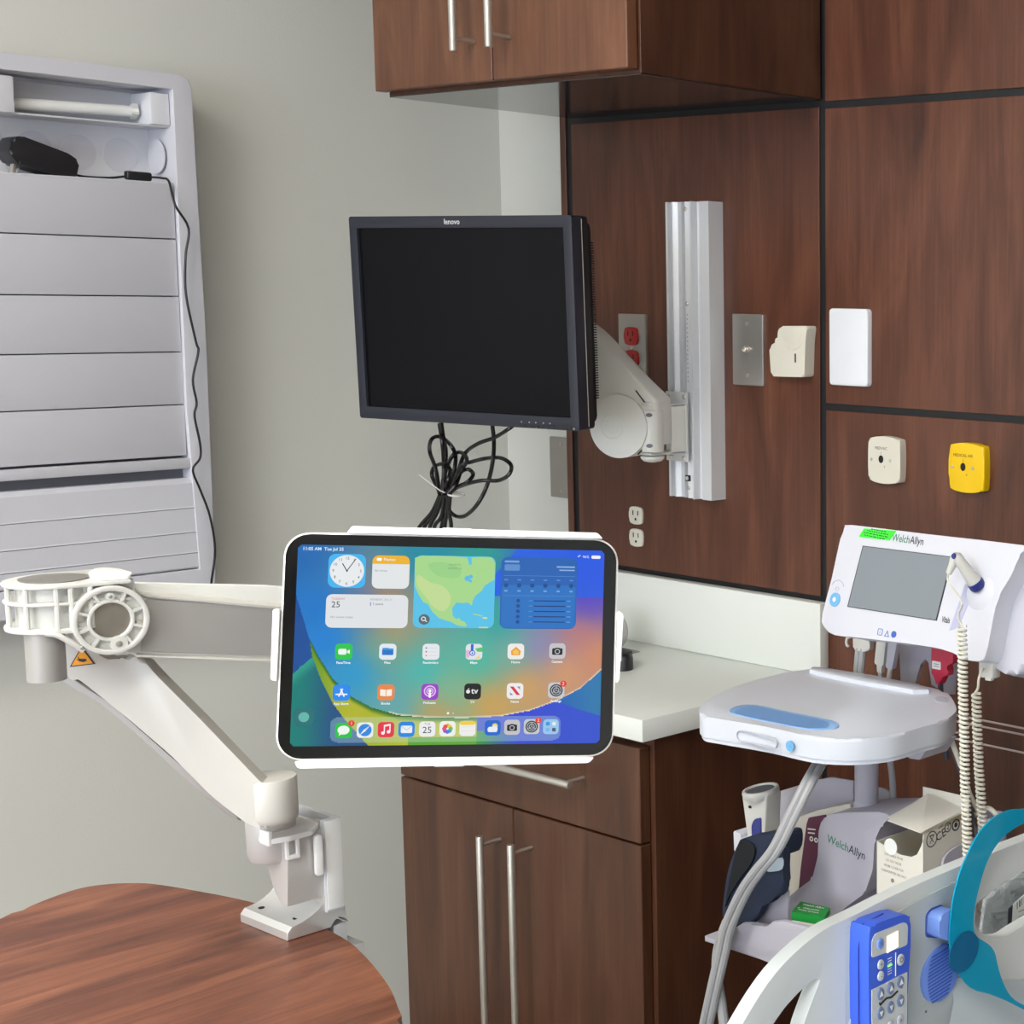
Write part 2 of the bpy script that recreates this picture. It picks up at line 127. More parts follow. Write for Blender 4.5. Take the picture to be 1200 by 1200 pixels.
def wood(name, dark, mid, light, axis='z', rough=.42, spec=.5, seed=0.0, gs=1.0):
    m, nt, p = newmat(name)
    tc = nt.nodes.new('ShaderNodeTexCoord'); L = nt.links.new
    def mp(s_long, s_cross):
        q = nt.nodes.new('ShaderNodeMapping')
        q.inputs['Scale'].default_value = (s_cross, s_cross, s_long) if axis == 'z' else ((s_cross, s_long, s_cross) if axis == 'y' else (s_long, s_cross, s_cross))
        q.inputs['Location'].default_value = (seed, seed * 1.7, seed * .6)
        L(tc.outputs['Object'], q.inputs['Vector']); return q
    def noi(vec, sc, det, dist=0):
        n = nt.nodes.new('ShaderNodeTexNoise'); n.inputs['Scale'].default_value = sc; n.inputs['Detail'].default_value = det
        n.inputs['Distortion'].default_value = dist; L(vec.outputs[0], n.inputs['Vector']); return n
    a = noi(mp(1.5 * gs, 9 * gs), 1.6, 6, 1.2)
    b = noi(mp(4 * gs, 120 * gs), 1.5, 4)
    c = noi(mp(60, 420), 1.0, 2)
    r = nt.nodes.new('ShaderNodeValToRGB'); cr = r.color_ramp
    cr.elements[0].position = .30; cr.elements[0].color = rgb(dark)
    cr.elements[1].position = .72; cr.elements[1].color = rgb(light)
    e = cr.elements.new(.5); e.color = rgb(mid)
    def math_(op, x, y):
        k = nt.nodes.new('ShaderNodeMath'); k.operation = op
        for i, w in enumerate((x, y)):
            if isinstance(w, (int, float)): k.inputs[i].default_value = w
            else: L(w, k.inputs[i])
        return k.outputs[0]
    f = math_('ADD', math_('MULTIPLY', a.outputs['Fac'], .68), math_('ADD', math_('MULTIPLY', b.outputs['Fac'], .24), math_('MULTIPLY', c.outputs['Fac'], .08)))
    L(f, r.inputs['Fac']); L(r.outputs['Color'], p.inputs['Base Color'])
    p.inputs['Roughness'].default_value = rough; p.inputs['Specular IOR Level'].default_value = spec
    bp = nt.nodes.new('ShaderNodeBump'); bp.inputs['Strength'].default_value = .08; bp.inputs['Distance'].default_value = .001
    L(c.outputs['Fac'], bp.inputs['Height']); L(bp.outputs['Normal'], p.inputs['Normal'])
    return m
def glassy(name, hx, rough=.15, trans=.8, alpha=1.0):
    m = plain(name, hx, rough, var=.02)
    p = m.node_tree.nodes['Principled BSDF']
    p.inputs['Transmission Weight'].default_value = trans; p.inputs['Alpha'].default_value = alpha
    p.inputs['IOR'].default_value = 1.15
    return m
def glow(name, hx, s=1.0):
    m, nt, p = newmat(name)
    p.inputs['Base Color'].default_value = (.01, .01, .01, 1)
    p.inputs['Roughness'].default_value = .25; p.inputs['Specular IOR Level'].default_value = .15
    p.inputs['Emission Color'].default_value = rgb(hx); p.inputs['Emission Strength'].default_value = s
    return m

# ------------------------------------------------------------------ geometry
class Fr:
    def __init__(s, O, u, v, n): s.O = V(O); s.u = V(u); s.v = V(v); s.n = V(n)
    def __call__(s, a, b, c=0.0): return s.O + s.u * a + s.v * b + s.n * c
    def at(s, a, b, c=0.0): return Fr(s(a, b, c), s.u, s.v, s.n)
    def rot(s, ang):
        ca, sa = math.cos(ang), math.sin(ang)
        return Fr(s.O, s.u * ca + s.v * sa, s.v * ca - s.u * sa, s.n)
def FX(x): return Fr((x, 0, 0), (0, 1, 0), (0, 0, 1), (1, 0, 0))
def FY(y): return Fr((0, y, 0), (1, 0, 0), (0, 0, 1), (0, -1, 0))
def FZ(z): return Fr((0, 0, z), (1, 0, 0), (0, 1, 0), (0, 0, 1))
def FRM(k): return Fr(*FR[k])
def xz(k): return [(p[0], p[2]) for p in SH[k]]
def yz(k): return [(p[1], p[2]) for p in SH[k]]
def xy(k): return [(p[0], p[1]) for p in SH[k]]

def area2(p): return sum(p[i][0] * p[(i + 1) % len(p)][1] - p[(i + 1) % len(p)][0] * p[i][1] for i in range(len(p))) / 2
def cr(pts, n=4, closed=True):
    """catmull-rom through points of any dimension"""
    P = [tuple(p) for p in pts]; N = len(P); out = []
    for i in range(N if closed else N - 1):
        g = lambda k: P[k % N] if closed else P[max(0, min(N - 1, k))]
        a, b, c, d = g(i - 1), g(i), g(i + 1), g(i + 2)
        for j in range(n):
            t = j / n
            out.append(tuple(.5 * (2 * b[k] + (c[k] - a[k]) * t + (2 * a[k] - 5 * b[k] + 4 * c[k] - d[k]) * t * t + (3 * b[k] - a[k] - 3 * c[k] + d[k]) * t ** 3) for k in range(len(b))))
    if not closed: out.append(P[-1])
    return out
def rrect(w, h, r, n=5, cx=0, cy=0):
    o = []; r = min(r, w / 2 - 1e-5, h / 2 - 1e-5)
    for sx, sy, a0 in ((1, 1, 0), (-1, 1, 90), (-1, -1, 180), (1, -1, 270)):
        for i in range(n + 1):
            a = math.radians(a0 + 90 * i / n)
            o.append((cx + sx * (w / 2 - r) + r * math.cos(a), cy + sy * (h / 2 - r) + r * math.sin(a)))
    return o
def circ(r, n=24, cx=0, cy=0, ry=None):
    return [(cx + r * math.cos(2 * PI * i / n), cy + (ry or r) * math.sin(2 * PI * i / n)) for i in range(n)]
def roundp(pts, r, n=4):
    """round the corners of a polygon"""
    out = []; N = len(pts)
    for i in range(N):
        a, b, c = V(pts[i - 1]).to_2d(), V(pts[i]).to_2d(), V(pts[(i + 1) % N]).to_2d()
        d1, d2 = (a - b), (c - b); rr = min(r, d1.length * .45, d2.length * .45)
        p, q = b + d1.normalized() * rr, b + d2.normalized() * rr
        for j in range(n + 1):
            t = j / n; out.append(tuple(p * (1 - t) ** 2 + b * 2 * t * (1 - t) + q * t * t))
    return out

def prism(bm, pts, F, z0, z1, bev=0.0, seg=2, mi=0, holes=(), back=False):
    """outline extruded from z0 to z1 along F.n, front edge (z1) rounded"""
    pts = list(pts)
    if area2(pts) < 0: pts.reverse()
    loops = [pts] + [list(h) if area2(h) < 0 else list(reversed(h)) for h in holes]
    nf = []; fe = []; be = []
    if z1 < z0: z0, z1 = z1, z0
    T = []; B = []
    for lp in loops:
        t = [bm.verts.new(F(a, b, z1)) for a, b in lp]; q = [bm.verts.new(F(a, b, z0)) for a, b in lp]
        T.append(t); B.append(q)
        for i in range(len(lp)):
            j = (i + 1) % len(lp)
            nf.append(bm.faces.new((q[i], q[j], t[j], t[i])))
    if len(loops) == 1:
        ft = bm.faces.new(T[0]); fb = bm.faces.new(list(reversed(B[0]))); nf += [ft, fb]
    else:
        for L_, flip in ((T, False), (B, True)):
            es = []
            for t in L_:
                for i in range(len(t)):
                    es.append(bm.edges.get((t[i], t[(i + 1) % len(t)])))
            r = bmesh.ops.triangle_fill(bm, edges=es, use_beauty=True, use_dissolve=False)
            for g in r['geom']:
                if isinstance(g, bmesh.types.BMFace):
                    nf.append(g)
                    g.normal_update()
                    if (g.normal.dot(F.n) < 0) != flip: g.normal_flip()
    for f in nf: f.material_index = mi; f.smooth = True
    if bev > 0:
        es = []
        for L_ in ([T, B] if back else [T]):
            for t in L_:
                for i in range(len(t)): es.append(bm.edges.get((t[i], t[(i + 1) % len(t)])))
        r = bmesh.ops.bevel(bm, geom=[e for e in es if e], offset=bev, segments=seg, profile=.5, affect='EDGES', clamp_overlap=True)
        for f in r['faces']: f.material_index = mi; f.smooth = True
def box(bm, F, a0, a1, b0, b1, c0, c1, bev=0.0, mi=0, seg=2):
    """axis box in frame F, all edges rounded"""
    a0, a1 = sorted((a0, a1)); b0, b1 = sorted((b0, b1)); c0, c1 = sorted((c0, c1))
    v = [bm.verts.new(F(a, b, c)) for c in (c0, c1) for b in (b0, b1) for a in (a0, a1)]
    fs = [bm.faces.new([v[i] for i in q]) for q in ((0, 2, 3, 1), (4, 5, 7, 6), (0, 1, 5, 4), (2, 6, 7, 3), (0, 4, 6, 2), (1, 3, 7, 5))]
    for f in fs: f.material_index = mi; f.smooth = True
    if bev > 0:
        es = {e for f in fs for e in f.edges}
        r = bmesh.ops.bevel(bm, geom=list(es), offset=min(bev, .49 * min(a1 - a0, b1 - b0, c1 - c0)), segments=seg, profile=.5, affect='EDGES', clamp_overlap=True)
        for f in r['faces']: f.material_index = mi; f.smooth = True
def tube(bm, path, r, seg=8, mi=0, closed=False, flat=None):
    P = [V(p) for p in path]; N = len(P); rings = []
    T = []
    for i in range(N):
        a = P[i - 1] if (i > 0 or closed) else P[i]; b = P[(i + 1) % N] if (i < N - 1 or closed) else P[i]
        T.append((b - a).normalized())
    up = V((0, 0, 1)) if abs(T[0].z) < .9 else V((0, 1, 0))
    x = T[0].cross(up).normalized()
    for i in range(N):
        x = (x - T[i] * x.dot(T[i])).normalized(); y = T[i].cross(x)
        rr = r[i] if isinstance(r, (list, tuple)) else r
        rings.append([bm.verts.new(P[i] + x * math.cos(2 * PI * k / seg) * rr + y * math.sin(2 * PI * k / seg) * rr * (flat or 1)) for k in range(seg)])
    fs = []
    for i in range(N if closed else N - 1):
        A, B = rings[i], rings[(i + 1) % N]
        for k in range(seg): fs.append(bm.faces.new((A[k], A[(k + 1) % seg], B[(k + 1) % seg], B[k])))
    if not closed: fs += [bm.faces.new(list(reversed(rings[0]))), bm.faces.new(rings[-1])]
    for f in fs: f.material_index = mi; f.smooth = True
def lathe(bm, prof, O, axis=(0, 0, 1), seg=28, mi=0, ux=None):
    """profile of (radius, height) revolved about axis at O"""
    n = V(axis).normalized(); u = (ux and V(ux)) or (V((1, 0, 0)) if abs(n.x) < .9 else V((0, 1, 0)))
    u = (u - n * u.dot(n)).normalized(); w = n.cross(u); O = V(O); rings = []
    for r, h in prof:
        rings.append([bm.verts.new(O + n * h + (u * math.cos(2 * PI * k / seg) + w * math.sin(2 * PI * k / seg)) * max(r, 1e-5)) for k in range(seg)])
    fs = []
    for A, B in zip(rings, rings[1:]):
        for k in range(seg): fs.append(bm.faces.new((A[k], A[(k + 1) % seg], B[(k + 1) % seg], B[k])))
    fs += [bm.faces.new(list(reversed(rings[0]))), bm.faces.new(rings[-1])]
    for f in fs: f.material_index = mi; f.smooth = True
def cyl(bm, A, B, r, seg=20, mi=0, bev=0.0, r2=None):
    A, B = V(A), V(B); h = (B - A).length; r2 = r if r2 is None else r2
    pr = [(r, 0), (r2, h)] if not bev else [(r - bev, 0), (r - bev * .3, bev * .3), (r, bev), (r2, h - bev), (r2 - bev * .3, h - bev * .3), (r2 - bev, h)]
    lathe(bm, pr, A, B - A, seg, mi)
def sheet(bm, pts, F, c, mi=0):
    pts = list(pts)
    if area2(pts) < 0: pts.reverse()
    f = bm.faces.new([bm.verts.new(F(a, b, c)) for a, b in pts]); f.material_index = mi
def text(bm, s, size, F, c=0.0, mi=0, align='CENTER', depth=.0002, sx=1.0, bold=0.0):
    cu = bpy.data.curves.new('t', 'FONT'); cu.body = s; cu.size = size; cu.align_x = align; cu.align_y = 'CENTER'; cu.extrude = 0; cu.resolution_u = 2
    cu.offset = bold
    o = bpy.data.objects.new('t', cu); C.objects.link(o)
    bpy.context.view_layer.update()
    me = bpy.data.meshes.new_from_object(o.evaluated_get(bpy.context.evaluated_depsgraph_get()))
    vs = [bm.verts.new(F(v.co.x * sx, v.co.y, c)) for v in me.vertices]
    for p in me.polygons:
        try: f = bm.faces.new([vs[i] for i in p.vertices]); f.material_index = mi
        except ValueError: pass
    bpy.data.objects.remove(o); bpy.data.curves.remove(cu); bpy.data.meshes.remove(me)

def BM(): return bmesh.new()
def part(name, bm, mats, parent=None, org=None, sharp=35, label=None):
    o_ = ORG.get(parent.name, V((0, 0, 0))) if parent else (V(org) if org else V((0, 0, 0)))
    for v in bm.verts: v.co -= o_
    me = bpy.data.meshes.new(name); bm.normal_update(); bm.to_mesh(me); bm.free()
    for m in (mats if isinstance(mats, (list, tuple)) else [mats]): me.materials.append(m)
    try: me.set_sharp_from_angle(angle=math.radians(sharp))
    except Exception: pass
    o = bpy.data.objects.new(name, me); C.objects.link(o)
    if parent: o.parent = parent
    else: o.location = o_
    ORG[o.name] = o_
    if label: o['label'] = label
    return o
def tag(o, label, cat, group=None, kind=None):
    if label: o['label'] = label
    if cat: o['category'] = cat
    if group: o['group'] = group
    if kind: o['kind'] = kind
    return o
def thing(name, label, cat, loc, group=None):
    o = bpy.data.objects.new(name, None); o.empty_display_size = .02; C.objects.link(o); o.location = loc
    ORG[o.name] = V(loc); return tag(o, label, cat, group)
def single(name, bm, mats, org, label, cat, group=None, sharp=35):
    return tag(part(name, bm, mats, None, org, sharp), label, cat, group)
def struct(name, bm, mats, parent=None, label=None):
    o = part(name, bm, mats, parent)
    if not parent: o['kind'] = 'structure'
    if label: o['label'] = label
    return o

# ------------------------------------------------------------------ palette
PAINT = plain('wall_paint', 'D8D9D2', .8, var=.02, bump=.12, bscale=260, scale=3)
CEIL = plain('ceiling_paint', 'E6E5E0', .9)
FLOORM = plain('vinyl_floor', '8E8678', .5, var=.08)
W_PANEL = wood('panel_wood', '3C2118', '583324', '744935', 'z', .38, .5)
W_DOOR = wood('door_wood', '533121', '6B442F', '835840', 'z', .36, .5, seed=3.1)
W_BASE = wood('base_wood', '382016', '4D2E1E', '61402D', 'z', .38, .5, seed=6.4)
W_TABLE = wood('table_wood', '44261A', '734430', '9E6648', 'y', .38, .5, seed=1.2, gs=1.6)
BLACK = plain('black_reveal', '121317', .5)
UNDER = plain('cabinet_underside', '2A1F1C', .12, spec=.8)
WHITE_P = plain('white_laminate', 'DDE1DC', .35, var=.01)
WBOX = plain('white_cabinet_plastic', 'CFD0D8', .42, var=.015, bump=.05, bscale=500)
WBOX2 = plain('white_cabinet_inside', 'DADCE2', .5, var=.01)
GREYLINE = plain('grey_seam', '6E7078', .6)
STEEL = plain('brushed_steel', 'CFCAC2', .34, .85, var=.06)
STEEL2 = plain('stainless_plate', 'B0ACA6', .38, .8, var=.05)
ALU = plain('anodised_aluminium', 'DADCDF', .42, .25, var=.03)
CASTG = plain('cast_grey_metal', 'C6C4C1', .45, .3, var=.05)
WPL = plain('white_plastic', 'CBCBC6', .35, var=.01)
WPL2 = plain('bright_white_plastic', 'ECEEEC', .35, var=.01)
IVORY = plain('ivory_plastic', 'D8D4C6', .4, var=.02)
ARMW = plain('arm_white_enamel', 'C2C1BB', .32, var=.02)
BLK = plain('black_plastic', '1B1C20', .42, var=.05)
BLKG = plain('black_gloss', '0B0C0E', .12, spec=.5)
BEZEL = plain('dark_blue_grey_bezel', '20232E', .45, var=.04)
GREYM = plain('mid_grey_metal', 'A3A19E', .42, .3, var=.05)
HUBM = plain('hub_bronze_grey', '8C857C', .35, .6, var=.05)
ARMW2 = plain('monitor_arm_white', 'E0E0DA', .3, var=.02)
LCDM = plain('lcd_panel', '08090B', .22, spec=.14)
REDR = plain('red_receptacle', 'A51D1D', .4)
YEL = plain('yellow_outlet', 'EFC400', .35)
DARKHOLE = plain('dark_hole', '101010', .7)
CABLEB = plain('black_cable', '101113', .38)
DEVW = plain('monitor_white', 'CFD1DB', .32, var=.008)
DEVG = plain('monitor_grey', 'BFC0CC', .45, var=.02)
STAND = plain('stand_lavender_grey', 'B4B2BF', .48, var=.02)
TRAYW = plain('tray_white', 'D0D5DF', .35, var=.008)
BLUEP = plain('light_blue_tray_pad', '8CB9EA', .3, var=.03)
SCRG = plain('grey_dark_display', '7F878F', .22, spec=.6, var=.02)
GREENS = plain('green_sticker', '35E22A', .6, emit=.12)  # slight added emission brightens the sticker, which is no lamp
NAVY = plain('navy_plastic', '25307C', .35)
INK = plain('dark_ink', '2B3038', .6)
INKG = plain('green_ink', '2F7A5C', .6)
INKB = plain('blue_ink', '3E62B4', .5)
INKL = plain('light_blue_print', '6FB0E0', .5)
HOSE = plain('grey_hose', 'A9AAAD', .4, var=.03)
COILW = plain('coiled_cord_white', 'DEDCCE', .42, var=.02)
NAVYF = plain('navy_fabric', '1F2A42', .8, var=.12, bump=.3, bscale=900)
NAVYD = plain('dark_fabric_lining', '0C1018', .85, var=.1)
MAROON = plain('maroon_card', '5E2A44', .6)
CREAM = plain('cream_vinyl', 'D8D3C8', .5, var=.03)
CARD = plain('white_cardboard', 'E0DDD2', .6, var=.02)
CARDIN = plain('cardboard_inside', 'D2C2A2', .8, var=.04)
CARDG = plain('grey_print', '8A8880', .7)
GREENB = plain('green_box_print', '0E8A34', .45)
CORAL = plain('red_connector', 'C8324F', .4)
BEDW = plain('bed_rail_white', 'D6DCDC', .38, var=.01)
BEDG = plain('bed_rail_face', 'BCC5C9', .42, var=.01)
BLUE1 = plain('handset_blue', '3F66E0', .38, var=.03)
BLUE2 = plain('soft_blue', '7A9CEC', .35, var=.02)
KEYP = plain('keypad_grey', 'C6CED2', .5)
KEYB = plain('key_slate', '6F7FA6', .35)
TEAL = glassy('teal_clear_plastic', '12A2C8', .3, .0)
TEAL.node_tree.nodes['Principled BSDF'].inputs['Alpha'].default_value = .82
TEALD = plain('teal_disc', '0A6FA0', .35)
TEALD.node_tree.nodes['Principled BSDF'].inputs['Alpha'].default_value = .8
BAGM = glassy('clear_bag_film', 'D5DEE2', .12, .0)
BAGM.node_tree.nodes['Principled BSDF'].inputs['Alpha'].default_value = .35
SHEETM = plain('pale_blue_linen', 'B9C3CB', .8)
ORANGE = plain('warning_orange', 'F0A010', .5)
TIEW = plain('white_tie', 'C8C8C4', .4)
CLEARG = glassy('grey_clear_plastic', 'A8A8A4', .3, .0)
CLEARG.node_tree.nodes['Principled BSDF'].inputs['Alpha'].default_value = .6
# ================================================================== ROOM
RX, RY, RH = 5.2, -5.0, 2.70
bm = BM(); box(bm, FX(0), RY, .22, -.1, RH + .1, -.12, 0); struct('wall_left', bm, PAINT)
bm = BM(); box(bm, FY(.10), 0, .30, 0, RH, -.12, 0); struct('wall_back', bm, PAINT)
bm = BM(); box(bm, FZ(0), -.12, RX, RY, .22, -.1, 0); struct('floor', bm, FLOORM)
bm = BM(); box(bm, FZ(RH), -.12, RX, RY, .22, 0, .1); struct('ceiling', bm, CEIL)
bm = BM(); prism(bm, [(-.12, 0), (RX, 0), (RX, RH), (-.12, RH)], FY(RY), -0.0, .1, holes=[[(.9, .85), (4.3, .85), (4.3, 2.35), (.9, 2.35)]]); struct('wall_front', bm, PAINT)
bm = BM(); prism(bm, [(.9, .85), (4.3, .85), (4.3, 2.35), (.9, 2.35)], FY(RY), -.02, .03, .003, holes=[[(.95, .90), (2.57, .90), (2.57, 2.30), (.95, 2.30)], [(2.63, .90), (4.25, .90), (4.25, 2.30), (2.63, 2.30)]])
wn = struct('added_window_1', bm, WPL); bm = BM(); box(bm, FY(RY), .94, 4.26, .89, 2.31, .010, .014); part('added_glow_pane', bm, glow('added_window_glow', 'E8F0FF', ADDED_WINDOW), wn)  # unseen window with glowing pane, added to give frontal fill light
bm = BM(); box(bm, FX(RX), RY, .22, 0, RH, 0, .1); struct('wall_right', bm, PAINT)
bm = BM(); box(bm, FX(0), RY, .10, 0, .10, 0, .008, .002); struct('baseboard_left', bm, BLK)
# built-out headwall: black backing carcass with wooden panels standing in front of it
bm = BM(); box(bm, FY(.0035), .3045, RX, 0, RH, -.21, 0)
head = struct('wall_head', bm, BLACK)
def hp(x0, x1, z0, z1, m=W_PANEL):
    b = BM(); box(b, FY(0), x0, x1, z0, z1, -.0037, 0, .0006, seg=1); return part('wood_panel', b, m, head)
hp(.3045, .3195, 0, 1.80); hp(.3355, .9225, 1.023, 1.782)
hp(.3355, .9225, .1, 1.012)
hp(.9355, 2.35, 1.790, RH); hp(.9355, 2.35, 1.330, 1.779); hp(.9355, 2.35, .40, 1.3195); hp(.9355, 2.35, .1, .392)
hp(2.362, 3.8, 1.790, RH); hp(2.362, 3.8, 1.330, 1.779); hp(2.362, 3.8, .1, 1.3195)

# ceiling lights
def troffer(x, y, w, d, s, lab):
    t = thing('ceiling_light', lab, 'ceiling light', (x, y, RH), 'ceiling light panels')
    b = BM(); prism(b, rrect(w + .06, d + .06, .01, 2), FZ(RH).at(x, y), -.02, -.0005, holes=[rrect(w, d, .005, 2)]); part('frame', b, WPL, t)
    b = BM(); box(b, FZ(RH).at(x, y), -w / 2, w / 2, -d / 2, d / 2, -.014, -.002); part('diffuser', b, glow('diffuser_light', 'FFFAF0', s), t)
troffer(1.35, -2.35, .6, 1.2, LIGHT_A, 'long white ceiling light panel nearest the left wall')
troffer(2.9, -2.6, .6, 1.2, LIGHT_B, 'long white ceiling light panel over the bed')
troffer(2.1, -4.2, 1.2, .6, LIGHT_C, 'crosswise white ceiling light panel nearest the added window')

# ================================================================== WALL WORKSTATION on the left wall
BX = .10
ws = thing('wall_cabinet', 'large white wall-mounted cabinet with roll-down slats and an open lit top shelf', 'cabinet', (0, -.98, 1.40))
y0, y1 = -1.45, -.531
b = BM()
out = roundp([(y0, 1.006), (y1, 1.006), (y1 + .004, 1.40), (y1, 1.818), (y0, 1.830)], .022, 5)
inn = [(y0 + .03, 1.048), (-.5555, 1.048), (-.5635, 1.30), (-.5600, 1.795), (y0 + .03, 1.803)]
prism(b, out, FX(0), .001, BX, .010, 4, holes=[inn])
part('outer_frame', b, WBOX, ws)
b = BM(); box(b, FX(0), y0 + .02, -.55, 1.03, 1.80, .002, .018); part('back_panel', b, WBOX2, ws)
b = BM(); box(b, FX(0), y0 + .03, -.5605, 1.643, 1.6535, .018, .088, .001); part('shelf', b, WBOX2, ws)
for yy in (-.6665, -.6037, -.7294, -.7930, -.857):
    b = BM(); lathe(b, [(.0235, 0), (.0262, 0), (.0262, .0012), (.0235, .0012)], (.018, yy, 1.6945), (1, 0, 0), 32); part('knockout_ring', b, WBOX, ws)
b = BM(); lathe(b, [(.0235, 0), (.0262, 0), (.0262, .0012), (.0235, .0012)], (.052, -.5655, 1.6945), (0, -1, 0), 32); part('knockout_ring', b, WBOX, ws)
# light fitting under the top edge
lf = BM(); box(lf, FX(0), y0 + .03, -.5610, 1.737, 1.790, .018, .030, .001); box(lf, FX(0), y0 + .03, -.5610, 1.737, 1.740, .030, .085, .0008)
lfo = part('light_fitting', lf, WBOX2, ws)
b = BM(); box(b, FX(0), -.5905, -.5612, 1.740, 1.788, .030, .090, .002); part('end_bracket', b, WBOX2, ws)
b = BM(); box(b, FX(0), -.84, -.783, 1.738, 1.790, .030, .092, .002); part('centre_bracket', b, WBOX2, ws)
b = BM(); cyl(b, (.058, -.800, 1.754), (.058, -.596, 1.7595), .0085, 16); part('lamp_tube', b, WPL2, ws)
b = BM(); prism(b, [(-.003, -.011), (.009, -.004), (.006, .012), (-.008, .006)], Fr((.058, -.598, 1.759), (1, 0, 0), (0, 0, 1), (0, -1, 0)), -.002, .008, .001); part('lamp_socket', b, WPL, ws)
b = BM(); box(b, FX(.0), -.80, -.78, 1.7475, 1.7485, .0302, .0312); part('switch_slot', b, DARKHOLE, ws)
# roll-down slats
zs = [1.6520, 1.5668, 1.4786, 1.3924, 1.3100, 1.2290]
for i in range(5):
    b = BM(); box(b, FX(0), y0 + .034, -.5635, zs[i + 1] + .0008, zs[i] - .0008, .080, .0940, .0016)
    part('slat', b, WBOX, ws)
b = BM(); box(b, FX(0), y0 + .03, -.5550, 1.2095, 1.2260, .070, .0985, .002); part('slat_end_bar', b, WBOX, ws)
b = BM(); box(b, FX(0), y0 + .03, -.5560, 1.05, 1.64, .019, .072); part('slat_backing', b, GREYLINE, ws)
b = BM()
pr = [(.076, 1.0500), (.0965, 1.0500), (.0985, 1.0525), (.0985, 1.1860), (.0925, 1.1935), (.076, 1.1935)]
prism(b, pr, Fr((0, 0, 0), (1, 0, 0), (0, 0, 1), (0, -1, 0)), .5560, 1.42)
ld = part('lower_door', b, WBOX, ws)
for zz_ in (1.1475, 1.1085, 1.0755):
    b = BM(); box(b, FX(0), -1.42, -.5562, zz_ - .0008, zz_ + .0012, .0984, .0998, .0005, seg=1); part('ridge', b, WBOX2, ld)
    b = BM(); box(b, FX(0), -1.42, -.5562, zz_ - .0017, zz_ - .0008, .0984, .0987); part('ridge_shadow_line', b, GREYLINE, ld)  # grey strip paints a shadow line under each ridge
b = BM(); box(b, FX(0), -.5515, -.549, 1.012, 1.022, BX - .0005, BX + .0006); part('latch_slot', b, DARKHOLE, ws)

# power adapter lying on the shelf, cord hanging down the cabinet front
pa = thing('power_adapter', 'black power adapter with trailing cord on the top shelf of white wall cabinet', 'power adapter', (.055, -.74, 1.6535))
F = Fr((.060, -.742, 1.6785), (0, .972, -.235), (0, .235, .972), (1, 0, 0))
b = BM(); prism(b, roundp([(-.048, .012), (-.038, .021), (.030, .016), (.047, .009), (.047, -.018), (.028, -.021), (-.034, -.020), (-.048, -.008)], .005), F, -.022, .022, .005, 3, back=True); ab = part('adapter_body', b, BLK, pa)
b = BM(); box(b, F, -.0335, -.0285, -.037, -.018, -.004, .006, .0008); box(b, F, -.022, -.0205, -.030, -.018, -.008, -.002, .0003); part('plug_prong', b, STEEL, pa)
b = BM(); tube(b, cr([(.06, -.699, 1.6605), (.06, -.685, 1.6565), (.062, -.670, 1.6555), (.066, -.645, 1.656), (.071, -.624, 1.6595)], 5, False), .0018, 8); part('power_cord', b, CABLEB, pa)
b = BM(); box(b, Fr((.075, -.6065, 1.6605), (0, 1, -.02), (0, .02, 1), (1, 0, 0)), -.0195, .0185, -.0060, .0070, -.006, .006, .003, seg=3); part('inline_switch', b, BLK, pa)
cp_end = [(.100, -.536, 1.000), (.080, -.552, .982), (.055, -.578, .984), (.045, -.590, 1.005)]
cp = [(.078, -.589, 1.6605), (.088, -.578, 1.6595), (.100, -.573, 1.654)] + [tuple(V(p)) for p in SH['adapter_cord2'][3:-2]] + cp_end
b = BM(); tube(b, cr(cp, 5, False), .0018, 8); part('power_cord', b, CABLEB, pa)

# ================================================================== UPPER CABINET
def bar_handle(root, A, B, wall_dir, gap, posts, r=.0058, pr=.0035):
    """round bar from A to B, standing off by gap along wall_dir"""
    A, B = V(A), V(B); w = V(wall_dir)
    b = BM(); cyl(b, A, B, r, 20, bev=.0012)
    for t in posts: P = A + (B - A) * t; cyl(b, P, P + w * gap, pr, 14)
    return part('handle', b, STEEL, root, label='brushed steel bar handle')
uc = thing('upper_cabinet', 'dark wood wall cabinet with two doors and steel bar handles, above the black monitor', 'cabinet', (.64, 0, 1.791))
b = BM(); box(b, FY(0), .342, .927, 1.7935, 2.45, .0005, .349, .0006, seg=1); part('body', b, W_BASE, uc)
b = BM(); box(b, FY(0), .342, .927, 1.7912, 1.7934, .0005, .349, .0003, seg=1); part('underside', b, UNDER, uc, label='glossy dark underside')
def door(parent, x0, x1, z0, z1, yb, m, t=.020, name='door'):
    b = BM(); box(b, FY(yb), x0, x1, z0, z1, .0012, t, .0012, seg=1); return part(name, b, m, parent)
d1 = door(uc, .3355, .6275, 1.7985, 2.44, -.349, W_DOOR); d2 = door(uc, .6305, .9225, 1.7985, 2.44, -.349, W_DOOR)
bar_handle(d1, (.5895, -.405, 1.8378), (.5895, -.405, 2.20), (0, 1, 0), .0355, (.05, .94))
bar_handle(d2, (.6722, -.405, 1.8378), (.6722, -.405, 2.20), (0, 1, 0), .0355, (.05, .94))

